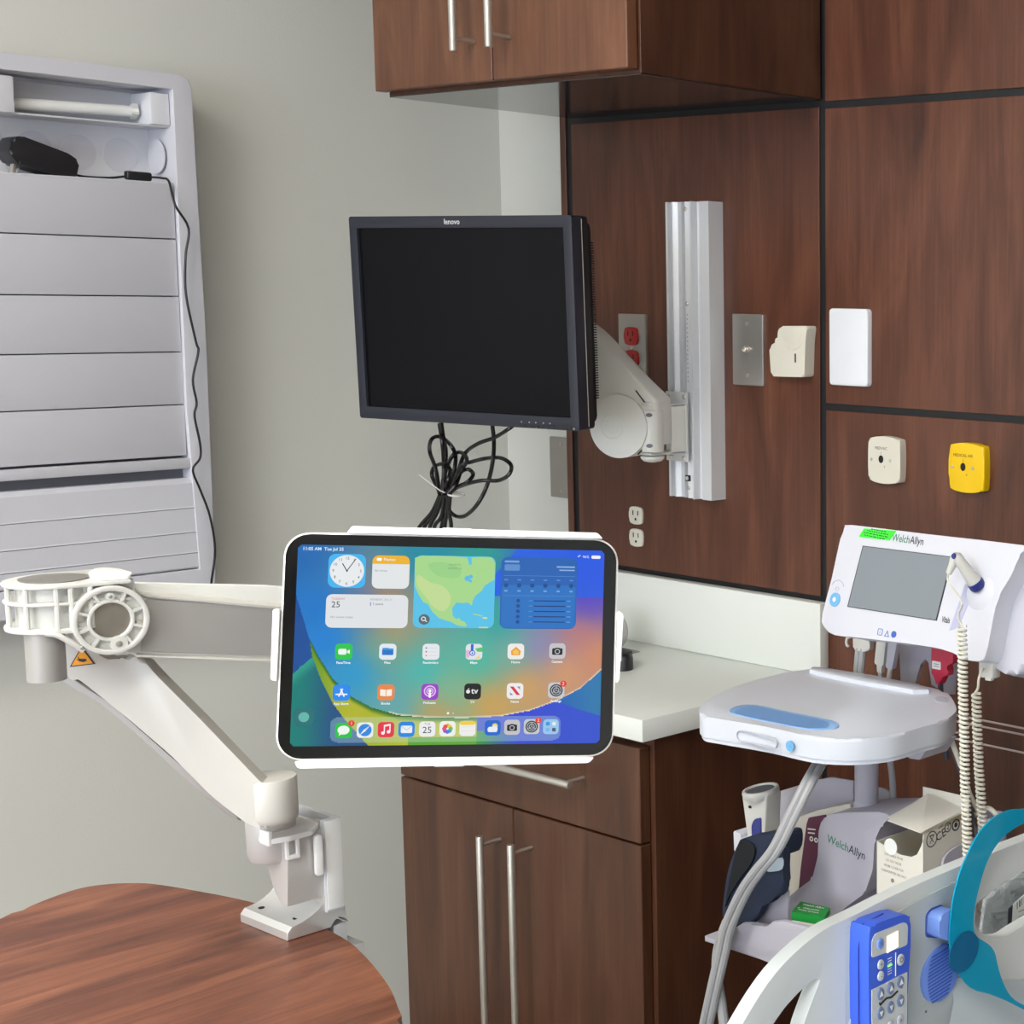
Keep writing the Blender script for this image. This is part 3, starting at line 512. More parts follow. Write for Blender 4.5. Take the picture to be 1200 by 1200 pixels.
# ================================================================== BASE CABINET, COUNTERTOP
bc = thing('base_cabinet', 'dark wood base cabinet with one drawer over two doors under white counter', 'cabinet', (.62, -.17, 0))
b = BM(); box(b, FY(0), .322, .918, .09, .8655, .0005, .3375, .0006, seg=1); box(b, FY(0), .34, .90, 0, .09, .0005, .28); part('body', b, W_BASE, bc)
dr = door(bc, .3215, .9095, .7065, .8485, -.3375, W_BASE, .0205, 'drawer')
bar_handle(dr, (.43, -.395, .7790), (.8015, -.395, .7830), (0, 1, 0), .037, (.05, .955))
d1 = door(bc, .3215, .6135, .10, .7030, -.3375, W_BASE, .0205); d2 = door(bc, .6155, .9095, .10, .7030, -.3375, W_BASE, .0205)
bar_handle(d1, (.5816, -.395, .6630), (.5816, -.395, .25), (0, 1, 0), .037, (.035, .965))
bar_handle(d2, (.6582, -.395, .6650), (.6582, -.395, .25), (0, 1, 0), .037, (.035, .965))
b = BM(); box(b, FY(0), .300, .941, .8660, .8990, -.001, .378, .0020)
ct = single('countertop', b, WHITE_P, (.62, -.19, .866), 'white laminate countertop with low backsplash on dark wood base cabinet', 'countertop')
b = BM(); box(b, FY(0), .337, .941, .8992, 1.0158, .0005, .020, .0015); part('backsplash', b, WHITE_P, ct)

# ================================================================== ALUMINIUM WALL TRACK
rl = thing('wall_track', 'tall ridged aluminium mounting track screwed to the dark wood panel', 'mounting track', (.655, 0, 1.163))
pf = [(.6030, .0), (.6030, .024), (.6070, .030), (.6120, .030), (.6135, .022), (.6185, .022), (.6200, .029), (.6230, .029), (.6300, .024), (.6380, .024), (.6440, .029), (.6455, .018), (.6480, .018), (.6490, .027), (.6530, .030), (.6640, .026), (.6705, .036), (.6740, .036), (.6760, .024), (.6840, .022), (.6870, .030), (.7085, .030), (.7095, .0)]
b = BM(); prism(b, pf, Fr((0, 0, 1.161), (1, 0, 0), (0, -1, 0), (0, 0, 1)), 0, .482); part('rail', b, ALU, rl)
for (x, z, r) in ((.6535, 1.6312, .0035), (.6545, 1.4793, .0038), (.6530, 1.1776, .0033)):
    b = BM(); lathe(b, [(r, 0), (r, .0015), (r * .6, .003), (.0004, .0032)], (x, -.0285, z), (0, -1, 0), 14); part('screw', b, STEEL, rl)
for i in range(16):
    b = BM(); box(b, FY(0), .6515, .6560, 1.352 + i * .0072, 1.3555 + i * .0072, .027, .0295, .0008, seg=1); part('slot_tooth', b, GREYLINE, rl)
b = BM(); box(b, FY(0), .6480, .6575, 1.189, 1.199, .028, .0315, .0005); part('clip', b, BLK, rl)
b = BM(); lathe(b, [(.0032, 0), (.0032, .002), (.0004, .0024)], (.6528, -.031, 1.194), (0, -1, 0), 14); part('screw', b, WPL, rl)

# ================================================================== MONITOR ARM
WF = FRM('larm')
ma = thing('monitor_arm', 'white swivel monitor arm bracketed to the aluminium wall track', 'monitor arm', (.645, -.036, 1.28))
b = BM(); box(b, FY(0), .6120, .6640, 1.2220, 1.3360, .0365, .0400, .001); part('mounting_plate', b, ALU, ma)
for (x, z) in ((.6190, 1.3275), (.6575, 1.3285), (.6240, 1.2285), (.6550, 1.2275)):
    b = BM(); lathe(b, [(.0042, 0), (.0042, .0015), (.002, .003), (.0003, .0032)], (x, -.040, z), (0, -1, 0), 14); part('screw', b, STEEL, ma)
b = BM(); box(b, FY(0), .6440, .6660, 1.2370, 1.3180, .0402, .0450, .0012)
box(b, FY(0), .6300, .6660, 1.3135, 1.3180, .045, .118, .0015); box(b, FY(0), .6300, .6660, 1.2370, 1.2415, .045, .118, .0015)
box(b, FY(0), .6610, .6660, 1.2370, 1.3180, .045, .075, .0012)
part('bracket', b, ARMW2, ma)
bc_ = V((.6620, -.112, 0))
b = BM(); lathe(b, [(.017, 1.2435), (.0182, 1.245), (.0182, 1.310), (.017, 1.3115)], bc_, (0, 0, 1), 28); lathe(b, [(.006, 1.318), (.017, 1.3185), (.018, 1.320), (.0175, 1.323), (.006, 1.3235)], bc_, (0, 0, 1), 24); lathe(b, [(.004, 1.2265), (.014, 1.2285), (.0185, 1.233), (.0187, 1.2365)], bc_, (0, 0, 1), 24)
part('swivel_barrel', b, ARMW2, ma)
for z in (1.3035, 1.2545):
    b = BM(); F = Fr(V((.6620 + .012, -.112 - .0138, z)), V((.76, -.65, 0)).cross(V((0, 0, 1))) * -1, (0, 0, 1), (.76, -.65, 0)); F = Fr((.6620 + .0105, -.112 - .0148, z), (.815, .58, 0), (0, 0, 1), (.58, -.815, 0))
    prism(b, circ(.0052, 16, ry=.0032), F, -.002, .0006); part('bolt_hole', b, GREYLINE, ma)
ac, ar = (-.0485, -.0150), .0510
arc_pts = [(ac[0] + ar * math.cos(math.radians(a)), ac[1] + ar * math.sin(math.radians(a))) for a in range(-35, -181, -12)]
b = BM(); prism(b, [(-.1733, .1854), (-.1013, .1354), (-.0834, .1236), (-.0391, .0774), (.0170, .0300), (.0170, -.0435)] + arc_pts + [(-.1906, .1172)], WF, -.055, -.006, .008, 3, back=True); box(b, WF, .006, -.022 + .03, -.058, .026, -.04, -.012, .001); part('arm_body', b, ARMW2, ma)
b = BM(); prism(b, circ(ar - .0005, 56, ac[0], ac[1]), WF, -.012, .002, .010, 4); part('end_cover', b, ARMW2, ma)
b = BM(); lathe(b, [(.0185, 0), (.0195, .0008), (.0205, .0006), (.021, 0)], WF(-.059, -.0155, .0018), WF.n, 32); lathe(b, [(.0100, 0), (.0106, .0007), (.0112, 0)], WF(-.059, -.0155, .0018), WF.n, 32); part('pivot_cap', b, ARMW2, ma)
b = BM(); tube(b, [WF(-.020, .0430, -.005), WF(-.004, .0240, -.005)], .0011, 6); tube(b, [WF(-.018, -.0590, -.005), WF(.000, -.0420, -.005)], .0011, 6); part('seam', b, BLK, ma)
b = BM(); cyl(b, WF(-.125, .125, -.03), FRM('lcd')(0.02, .0, -.06), .022, 24, bev=.003); part('tilt_knuckle', b, ARMW2, ma)

# ================================================================== COMPUTER MONITOR
LF = FRM('lcd')
cm = thing('computer_monitor', 'black widescreen computer monitor switched off on a white wall arm', 'computer monitor', tuple(LF(0, -.155, -.02)))
b = BM(); prism(b, rrect(.440, .310, .004, 3), LF, -.020, 0, .0015, 2, holes=[rrect(.4085, .2740, .001, 1, 0.0, .0005)]); part('bezel', b, BEZEL, cm)
b = BM(); sheet(b, rrect(.412, .278, .001, 1, 0, .0005), LF, -.0045); part('screen', b, LCDM, cm, label='switched-off black screen')
b = BM(); prism(b, rrect(.439, .309, .006, 3), LF, -.034, -.0202, .003, 2); prism(b, rrect(.428, .296, .012, 3), LF, -.046, -.034, .004, 2); prism(b, rrect(.40, .26, .02, 3), LF, -.060, -.046, .006, 2); part('back_shell', b, BLK, cm)
b = BM(); tube(b, [LF(.2203, -.15, -.0205), LF(.2203, .15, -.0205)], .0007, 6); part('seam_line', b, STEEL2, cm)
b = BM()
for i in range(62): box(b, LF, .2125, .2165, .115 - i * .0037, .1168 - i * .0037, -.049, -.043)
part('vent_ribs', b, BLK, cm)
b = BM(); text(b, 'lenovo', .0115, LF.at(-.008, .1462), .0004, bold=.00008); part('logo', b, plain('logo_silver', 'D8D8DA', .4), cm, label='silver maker logo')
b = BM()
for (a0, a1) in ((.1036, .1185), (.1225, .1445), (.1490, .1730)): prism(b, rrect(a1 - a0, .0036, .0015, 3, (a0 + a1) / 2, -.1510), LF, .0002, .0012, .0004)
part('button', b, BLK, cm)
b = BM(); prism(b, rrect(.0255, .0050, .002, 3, .1935, -.1502), LF, .0002, .0012, .0004); part('power_button', b, BLK, cm)
b = BM()
for x in (.111, .126, .1385, .153, .1655): prism(b, circ(.0013, 10, x, -.1462), LF, .0002, .0006)
for x in (.139, .157): prism(b, circ(.0009, 8, x, -.1542), LF, .0002, .0005)
prism(b, circ(.0016, 10, .2105, -.1520), LF, .0002, .0006); part('button_print', b, plain('grey_icon_print', '8F939C', .5), cm)

# ================================================================== WALL PLATES
def plate(name, lab, cat, x0, x1, z0, z1, m, y=0.0, th=.005, bv=.0022, r=.002):
    t = thing(name, lab, cat, ((x0 + x1) / 2, y, z0))
    b = BM(); prism(b, rrect(x1 - x0, z1 - z0, r, 3, (x0 + x1) / 2, (z0 + z1) / 2), FY(y), .0002, th, bv, 2); part('cover_plate', b, m, t); return t
def screw(t, x, z, y, r=.0034):
    b = BM(); lathe(b, [(r, 0), (r * .85, .0012), (.0003, .0016)], (x, y, z), (0, -1, 0), 14); part('screw', b, STEEL, t)
    return t
def receptacle(t, x, z, m, y=-.005, s=1.0):
    b = BM(); o = [(px, pz) for px, pz in [(-.0165, .009), (-.010, .0148), (.010, .0148), (.0165, .009), (.0165, -.009), (.010, -.0148), (-.010, -.0148), (-.0165, -.009)]]
    prism(b, [(x + p * s, z + q * s) for p, q in cr(o, 3)], FY(y), .0, .0032, .0012, 2)
    r = part('receptacle', b, m, t)
    b = BM()
    for dx in (-.0063, .0063): box(b, FY(y), x + dx - .0011, x + dx + .0011, z + .0005, z + .0085, .0030, .0034)
    prism(b, circ(.0024, 10, x, z - .0065), FY(y), .0030, .0034); part('slots', b, DARKHOLE, r)
t = plate('outlet', 'stainless wall outlet with two red sockets beside the monitor arm', 'outlet', .4550, .5250, 1.3460, 1.4600, STEEL2)
receptacle(t, .490, 1.4225, REDR); receptacle(t, .490, 1.3835, REDR); screw(t, .490, 1.403, -.005)
t = plate('jack_plate', 'blank stainless wall plate with a single round jack in its middle', 'wall plate', .7335, .8035, 1.3505, 1.4650, STEEL2)
screw(t, .7675, 1.449, -.005); screw(t, .7680, 1.367, -.005)
b = BM(); lathe(b, [(.0065, 0), (.0065, .003), (.0045, .003), (.0045, .008), (.0038, .0085), (.0036, .004), (.0005, .004)], (.7680, -.005, 1.4085), (0, -1, 0), 24); part('jack', b, STEEL, t)
plate('switch_plate', 'blank glossy white rectangular plate on the right wood panel', 'wall plate', .9514, 1.0315, 1.3595, 1.4775, plain('blank_plate_white', 'E2E5EA', .25), th=.010, bv=.003, r=.006)
def gas(name, lab, x0, x1, z0, z1, m, txt):
    cx, cz = (x0 + x1) / 2, (z0 + z1) / 2; w, h = x1 - x0, z1 - z0
    t = thing(name, lab, 'gas outlet', (cx, 0, z0))
    o = [(-.5, .36), (-.38, .46), (0, .5), (.38, .46), (.5, .36), (.5, -.36), (.38, -.46), (0, -.5), (-.38, -.46), (-.5, -.36)]
    b = BM(); prism(b, cr([(cx + a * w, cz + q * h) for a, q in o], 3), FY(0), .0002, .014, .003, 3); part('face_plate', b, m, t)
    fx = cx - .006
    b = BM(); prism(b, circ(.0048, 16, fx, cz + .001, ry=.0060), FY(-.014), .0001, .0004); part('port', b, DARKHOLE, t)
    for dx in (-.020, .018): b = BM(); lathe(b, [(.0028, 0), (.0024, .0008), (.0003, .001)], (fx + dx, -.0141, cz), (0, -1, 0), 12); part('screw', b, STEEL, t)
    b = BM(); text(b, txt, .0062, FY(-.0143).at(fx, cz + .0175), 0); text(b, '1', .006, FY(-.0143).at(fx, cz + .010), 0); text(b, '6', .005, FY(-.0143).at(fx + .007, cz - .010), 0); part('lettering', b, INK, t)
gas('vacuum_outlet', 'white medical vacuum wall outlet plate', 1.0375, 1.1005, 1.2150, 1.2870, IVORY, 'MEDVAC')
gas('air_outlet', 'bright yellow medical air wall outlet plate', 1.1965, 1.2615, 1.2140, 1.2870, YEL, 'MEDICAL AIR')
t = thing('duplex_outlet', 'ivory duplex socket pair without cover plate low on the wood panel', 'outlet', (.489, 0, 1.06))
for z in (1.1152, 1.0765): receptacle(t, .489, z, IVORY, 0.0, 1.0)
t = thing('wall_plate', 'grey steel blank plate half hidden behind the edge of the wood panel', 'wall plate', (.165, .10, 1.11))
b = BM(); prism(b, rrect(.070, .114, .002, 2, .167, 1.168), FY(.10), .0002, .005, .002); part('cover_plate', b, STEEL2, t); screw(t, .167, 1.212, .095); screw(t, .167, 1.124, .095)
# ivory cradle on the panel
t = thing('handset_cradle', 'small ivory plastic handset cradle beside the round jack plate', 'cradle', (.875, 0, 1.37))
b = BM(); prism(b, roundp([(.8372, 1.3685), (.9100, 1.3700), (.9125, 1.4256), (.9165, 1.4495), (.8590, 1.4480), (.8530, 1.4400), (.8520, 1.4240), (.8335, 1.4160)], .006), FY(0), .0003, .021, .004, 3); cb_ = part('cradle_body', b, IVORY, t)
b = BM(); tube(b, cr([(.8610, -.0205, 1.4300), (.8680, -.0212, 1.4180), (.8850, -.0212, 1.4120), (.9010, -.0212, 1.4190), (.9085, -.0200, 1.4320)], 5, False), .0012, 8); prism(b, roundp([(.862, 1.431), (.869, 1.419), (.885, 1.4135), (.900, 1.420), (.907, 1.433), (.909, 1.4465), (.862, 1.4455)], .003), FY(-.0205), 0, .0009, .0006, 2); part('scoop', b, IVORY, t)
b = BM(); box(b, FY(-.021), .8895, .8925, 1.392, 1.406, 0, .0006, .0002, seg=1); part('keyhole', b, DARKHOLE, t)
# ================================================================== OVERBED TABLE
TZ = .940
edge = xy('table_edge')
poly = [(1.30, -1.95), (1.232, -1.80), (1.205, -1.60), (1.200, -1.42)] + edge + [(1.672, -1.262), (1.676, -1.40), (1.66, -1.60), (1.665, -1.80), (1.60, -1.95)]
ot = thing('overbed_table', 'reddish brown wood-grain overbed table with rounded corners, lower left', 'table', (1.44, -1.52, 0))
b = BM(); prism(b, cr(poly, 4), FZ(0), TZ - .022, TZ, .004, 4, back=True); part('tabletop', b, W_TABLE, ot)
b = BM(); box(b, FZ(0), 1.36, 1.44, -1.62, -1.56, .06, TZ - .03, .006); box(b, FZ(0), 1.28, 1.52, -1.75, -1.42, TZ - .030, TZ - .0222, .002); part('column', b, CASTG, ot)
b = BM(); box(b, FZ(0), 1.36, 1.44, -1.90, -1.20, .035, .075, .01); box(b, FZ(0), 1.15, 1.65, -1.22, -1.17, .035, .07, .01); box(b, FZ(0), 1.15, 1.65, -1.93, -1.88, .035, .07, .01); part('base', b, CASTG, ot)
for x, y in ((1.17, -1.195), (1.63, -1.195), (1.17, -1.905), (1.63, -1.905)):
    b = BM(); cyl(b, (x - .01, y, .0225), (x + .01, y, .0225), .0225, 20, bev=.002); part('caster', b, BLK, ot)

# ================================================================== TABLET ARM
LA, UA, UC = FRM('lower'), FRM('upper'), FRM('wheel')
ta = thing('articulated_arm', 'white and grey jointed tablet arm clamped to the back edge of overbed table', 'tablet arm', (1.405, -1.14, TZ))
# clamp foot, sweeping up to the post
x0, x1 = 1.358, 1.434
pr = [(-1.184, .9405), (-1.184, .9475), (-1.180, .9520), (-1.170, .9525), (-1.162, .9555), (-1.155, .9600), (-1.1500, .9640), (-1.1490, .9720), (-1.1300, .9560), (-1.1300, .9480), (-1.1270, .9405), (-1.1310, .9465), (-1.1360, .9490), (-1.1410, .9465), (-1.1440, .9405)]
b = BM(); prism(b, pr, Fr((x0, 0, 0), (0, 1, 0), (0, 0, 1), (1, 0, 0)), 0, x1 - x0, .0025, 3, back=True); foot = part('clamp_foot', b, plain('satin_cast_aluminium', 'CFCFCD', .32, .55, var=.03), ta)
for x, y in ((1.372, -1.172), (1.420, -1.168)):
    b = BM(); prism(b, circ(.0026, 14, x, y), FZ(.9526), 0, .0006); part('screw_hole', b, DARKHOLE, foot)
b = BM(); box(b, FZ(0), 1.405, 1.430, -1.1395, -1.1260, .905, .9400, .002); box(b, FZ(0), 1.385, 1.430, -1.20, -1.11, .900, .9165, .002); part('clamp_jaw', b, ALU, ta)
# upright U-shaped post, open towards the room
b = BM(); prism(b, [(1.3625, -1.1485), (1.3660, -1.1485), (1.3660, -1.1365), (1.4310, -1.1365), (1.4310, -1.1485), (1.4365, -1.1485), (1.4365, -1.1325), (1.3625, -1.1325)], FZ(0), .9560, 1.0385, .0006); part('post', b, ALU, ta)
b = BM(); box(b, FX(1.4367), -1.1480, -1.1330, .958, 1.038, 0, .0012, .0004); part('bright_post_face', b, WPL2, ta)  # white sheet makes the right face of the post brighter
# cast bracket and swivel
pc = V((1.408, -1.180, 0))
b = BM(); lathe(b, [(.012, 1.0060), (.0175, 1.0080), (.0195, 1.012), (.0200, 1.045), (.0190, 1.047)], pc, (0, 0, 1), 28)
prism(b, cr([(1.398, 1.010), (1.404, .998), (1.412, .982), (1.420, .9720), (1.4300, .9700), (1.4330, .9760), (1.4330, 1.0300), (1.400, 1.0300)], 3), FY(-1.152), -.012, .030, .008, 4); prism(b, roundp([(1.372, 1.010), (1.385, .990), (1.398, .978), (1.425, .970), (1.425, 1.034), (1.372, 1.034)], .004), FY(-1.1490), -.006, .012, .003, 3)
part('swivel_bracket', b, CASTG, ta)
b = BM(); lathe(b, [(.0185, 1.047), (.0195, 1.0475), (.0195, 1.056), (.018, 1.0565)], pc, (0, 0, 1), 28); part('swivel_collar', b, STEEL2, ta)
b = BM(); prism(b, roundp([(1.3933, -1.1500), (1.4300, -1.1490), (1.4455, -1.1640), (1.4470, -1.1860), (1.4420, -1.2000), (1.4270, -1.2020), (1.4200, -1.1960), (1.4156, -1.172)], .003), FZ(0), 1.0320, 1.0365, .0015); box(b, FY(-1.199), 1.4270, 1.4420, 1.0300, 1.0430, -.002, .002, .001); part('cable_tray', b, WPL2, ta)
b = BM(); F = Fr((1.4365, -1.178, 1.0230), (0.15, .985, 0), (0, 0, 1), (.985, -.15, 0)); prism(b, rrect(.0115, .020, .001, 2), F, -.001, .0025, .0005, holes=[rrect(.006, .0125, .0005, 1)]); prism(b, rrect(.0065, .036, .002, 2, .022, -.012), F, -.002, .0025, .0008); part('cable_clip', b, WPL2, ta)
# lower link
b = BM(); lk = [p for p in SH['lower_link'] if p[0] < .142]; k_ = max(i for i in range(len(lk)) if lk[i][0] > lk[i - 1][0] and lk[i][1] > -.1); lo = lk[:k_ + 1] + [(.1520, -.1065), (.1580, -.1100), (.1580, -.1440), (.1520, -.1465)] + lk[k_ + 1:]
lo = [(p[0] - (.0020 if (p[0] > .06 and p[1] > -.1 * (p[0] / .12) + .03) else 0), p[1]) for p in lo]
prism(b, roundp(lo, .006, 3), LA, -.0160, 0, .0075, 5, back=True)
e = LA(.1535, 0, -.0195); lathe(b, [(.0175, -.1455), (.0200, -.143), (.0207, -.139), (.0207, -.109), (.0197, -.1075), (.010, -.107)], e, (0, 0, 1), 32)
ll = part('lower_link', b, ARMW, ta)
b = BM(); prism(b, cr(SH['lower_under'], 2), LA, -.024, -.006, .003, 2, back=True); part('lower_link_underside', b, GREYM, ta)
b = BM(); prism(b, SH['tri'], LA, .0003, .0007, mi=0); c0 = V((sum(p[0] for p in SH['tri']) / 3, sum(p[1] for p in SH['tri']) / 3))
prism(b, [tuple(c0 + (V(p).to_2d() - c0) * .84) for p in SH['tri']], LA, .0008, .0010, mi=1)
prism(b, [(c0.x - .0045, c0.y - .0002), (c0.x - .001, c0.y + .0004), (c0.x + .0030, c0.y + .0002), (c0.x + .0036, c0.y - .0014), (c0.x + .001, c0.y - .0024), (c0.x - .0020, c0.y - .0018), (c0.x - .0030, c0.y - .0006)], LA, .0011, .0013, mi=0)
prism(b, [(c0.x - .003, c0.y + .002), (c0.x - .0024, c0.y + .002), (c0.x - .0016, c0.y - .0005), (c0.x - .0022, c0.y - .0007)], LA, .0011, .0013, mi=0)
part('warning_label', b, [INK, ORANGE], ll, label='orange triangular pinch warning label')
# elbow housing: round pivot end with ribs, and the spoked wheel
Dc = UC(-.0330, 0, -.0360)
b = BM()
def stad(r, ext): # plan outline in (u, -n) coordinates from pivot centre
    o = [(r * math.cos(a), r * math.sin(a)) for a in [math.radians(90 + 180 * i / 14) for i in range(15)]]
    return o + [(ext, -r), (ext, r)]
HF = Fr(Dc, UC.u, V((0, 0, 1)).cross(UC.u) * 1, (0, 0, 1))
for (za, zb, r) in ((.0262, .0292, .0350), (.0130, .0155, .0345), (-.0085, -.0045, .0345)):
    prism(b, stad(r, .046 if za > 0 else .018), HF, za, zb, .001, 2, back=True)
lathe(b, [(.0265, -.006), (.0265, .028)], Dc, (0, 0, 1), 36)
prism(b, [(.0, .0265), (.0, -.0265), (.05, -.0265), (.05, .0265)], HF, -.004, .0275)
for a in (110, 150, 190, 225, 262, 300, 330):
    aa = math.radians(a); p = Dc + HF.u * .0325 * math.cos(aa) + HF.v * .0325 * math.sin(aa)
    cyl(b, p - V((0, 0, .006)), p + V((0, 0, .028)), .0021, 8)
for a_ in (.005, .018): tube(b, [HF(a_, -.0330, -.006), HF(a_, -.0330, .028)], .0021, 8)
part('elbow_housing', b, WPL, ta)
b = BM(); lathe(b, [(.018, 0), (.0235, .0002), (.0240, .0009), (.016, .0012), (.0006, .0016)], Dc + V((0, 0, .0292)), (0, 0, 1), 32); part('pivot_disc', b, STEEL2, ta)
b = BM(); prism(b, roundp([(.020, -.030), (.046, -.034), (.050, -.020), (.046, .012), (.034, .020), (.024, .0)], .004), HF, .0295, .0325, .001); part('top_cover', b, WPL2, ta)
b = BM(); box(b, HF, -.004, .008, -.014, -.011, .0293, .0297); box(b, HF, .014, .026, -.014, -.011, .0293, .0297); part('top_slot', b, GREYLINE, ta)
# column below the elbow
cc = HF(-.011, -.015, 0)
b = BM(); lathe(b, [(.0135, -.046), (.0135, -.006)], cc, (0, 0, 1), 28); part('pivot_column', b, GREYM, ta)
b = BM(); box(b, LA, -.0125, -.0095, -.0105, .0215, -.030, .002, .0008); part('column_flange', b, WPL, ta)
b = BM(); lathe(b, [(.0022, 0), (.0018, .0006), (.0003, .0008)], LA(.0005, .0125, .0008), LA.n, 12); part('screw', b, BLK, ta)
# spoked wheel
wc = (-.0026, -.0012); R = .0270
WF2 = UC.at(*wc)
b = BM(); prism(b, circ(R, 48), WF2, -.030, -.0035); wb = None
prism(b, circ(R, 48), WF2, -.0036, .0018, .0012, 2, holes=[circ(R - .0042, 48)])
prism(b, circ(.0165, 40), WF2, -.0036, .0014, .0006, 1, holes=[circ(.0138, 40)])
for a in (20, 62, 118, 160, 198, 235, 305, 342):
    aa = math.radians(a); d = (math.cos(aa), math.sin(aa)); n_ = (-d[1] * .0011, d[0] * .0011)
    prism(b, [(d[0] * .0155 + n_[0], d[1] * .0155 + n_[1]), (d[0] * .0155 - n_[0], d[1] * .0155 - n_[1]), (d[0] * .0255 - n_[0], d[1] * .0255 - n_[1]), (d[0] * .0255 + n_[0], d[1] * .0255 + n_[1])], WF2, -.0036, .0012)
lathe(b, [(.0032, -.0036), (.0032, .0016), (.0015, .0017)], WF2(.0002, .0185, 0), WF2.n, 14)
lathe(b, [(.0062, -.0036), (.0062, .0014), (.0045, .0016)], WF2(.0045, -.0190, 0), WF2.n, 20)
tube(b, cr([WF2(-.0440, -.0060, -.004), WF2(-.0360, -.0080, -.002), (WF2(-.0270, -.0150, -.001)), WF2(-.0195, -.0215, -.001)], 4, False), .0022, 8)
part('elbow_wheel', b, WPL, ta)
b = BM(); lathe(b, [(.0138, 0), (.0138, .0006), (.0005, .0010)], WF2(0, 0, -.0034), WF2.n, 36); part('hub_cap', b, HUBM, ta)
for (a_, c_) in ((-.0210, .0040), (.0205, -.0050)):
    b = BM(); box(b, WF2.at(a_, c_), -.0030, .0030, -.0028, .0028, -.0034, -.0004, .0006); part('hex_nut', b, STEEL, ta)
for (a_, c_) in ((.0002, .0185), (.0045, -.0190), (-.0208, -.0190)):
    b = BM(); lathe(b, [(.0016 if c_ > 0 or a_ < 0 else .0032, 0), (.0012, .0006), (.0002, .0007)], WF2(a_, c_, .0014), WF2.n, 14); part('bolt', b, STEEL2, ta)
# upper link
b = BM(); prism(b, SH['upper_link'], UA, -.042, -.0012, .002, 2, back=True)
prism(b, [(.016, -.0318), (.1155, -.0488), (.1849, -.0652), (.1849, -.0672), (.1155, -.0508), (.016, -.0345)], UA, -.042, .003, .0008)
prism(b, [(.0216, .0146), (.0305, .0128), (.1252, -.0062), (.1865, -.0182), (.1865, -.0212), (.1252, -.0082), (.0257, .0122)], UA, -.042, .0012, .0006)
part('upper_link', b, ARMW, ta)
b = BM(); prism(b, [(p[0] + (.002 if p[0] < .05 else 0), p[1] - .001 if p[1] > -.02 else p[1] + .001) for p in SH['upper_silver']], UA, -.001, .0004, .0002, 1); part('side_panel', b, GREYM, ta, label='brushed aluminium side panel')
b = BM(); prism(b, SH['upper_top'], UA, -.040, -.030, .001); part('rear_spine', b, WPL2, ta)
TF = FRM('tablet')
b = BM(); J = UA(.178, -.040, -.022); K = TF(0.0, -.004, -.020)
cyl(b, J + V((0, 0, -.026)), J + V((0, 0, .028)), .018, 24, bev=.002); cyl(b, J, K, .013, 20); lathe(b, [(.012, -.014), (.030, -.008), (.034, -.003), (.034, 0)], TF(0, -.004, -.006), TF.n, 32); part('tilt_head', b, ARMW, ta)
# tablet holder
b = BM()
prism(b, rrect(.150, .120, .01, 4), TF, -.0160, -.0085, .002, 2, back=True)
box(b, TF, -.012, .012, -.094, .094, -.0150, -.0080, .002); box(b, TF, -.129, .129, -.012, .012, -.0150, -.0080, .002)
hold = part('holder_plate', b, WPL2, ta)
def jaw(pts, z0=-.014, z1=.0030):
    b = BM(); prism(b, roundp(pts, .002, 3), TF, z0, z1, .0015, 2, back=True); part('holder_jaw', b, WPL2, ta)
jaw([(-.079, .0876), (-.0757, .0926), (.1070, .0918), (.1110, .0876), (.111, .0873), (-.079, .0873)])
jaw([(-.110, -.0874), (-.1075, -.0930), (.1051, -.0920), (.1096, -.0874)])
jaw([(-.1242, .0285), (-.1295, .0277), (-.1290, -.0261), (-.1242, -.0275)])
jaw([(.1242, .0298), (.1290, .0265), (.1270, -.0270), (.1242, -.0290)])

# ================================================================== TABLET
W_, H_ = .2476, .1745
tb = thing('tablet_computer', 'tablet with colourful lit home screen in a white clamp holder', 'tablet', tuple(TF(0, -H_ / 2, -.004)))
b = BM(); prism(b, rrect(W_, H_, .0185, 8), TF, -.0064, -.0008, .0008, 2, back=True); part('case', b, plain('silver_aluminium_case', 'E2E0DC', .3, .4), tb)
b = BM(); prism(b, rrect(W_ - .0028, H_ - .0028, .0172, 8), TF, -.0008, -.0001, .0003, 1); part('front_glass', b, plain('tablet_black_glass', '060608', .08, spec=.5), tb)
# screen picture
DW, DH = .2268, .1540; DCX, DCY = -.0004, .0006
def arcval(a, c):
    """signed distance to the big sphere edge (ellipse-like arc fitted to the picture)"""
    pass
arc = [(-.1140, .040), (-.1085, .022), (-.1035, .0064), (-.0967, -.0072), (-.0854, -.0255), (-.0712, -.0392), (-.057, -.0473), (-.0375, -.0532), (-.0157, -.0552), (.0105, -.0558), (.0371, -.0546), (.0593, -.0503), (.0795, -.0426), (.0974, -.0328), (.1086, -.0221), (.1160, -.0149)]
def interp(tab, x):
    if x <= tab[0][0]: return tab[0][1]
    for p, q in zip(tab, tab[1:]):
        if x <= q[0]: return p[1] + (q[1] - p[1]) * (x - p[0]) / (q[0] - p[0])
    return tab[-1][1]
def mixc(a, b_, t): t = max(0, min(1, t)); t = t * t * (3 - 2 * t); return [a[i] + (b_[i] - a[i]) * t for i in range(3)]
def h3(h): return [int(h[i:i + 2], 16) for i in (0, 2, 4)]
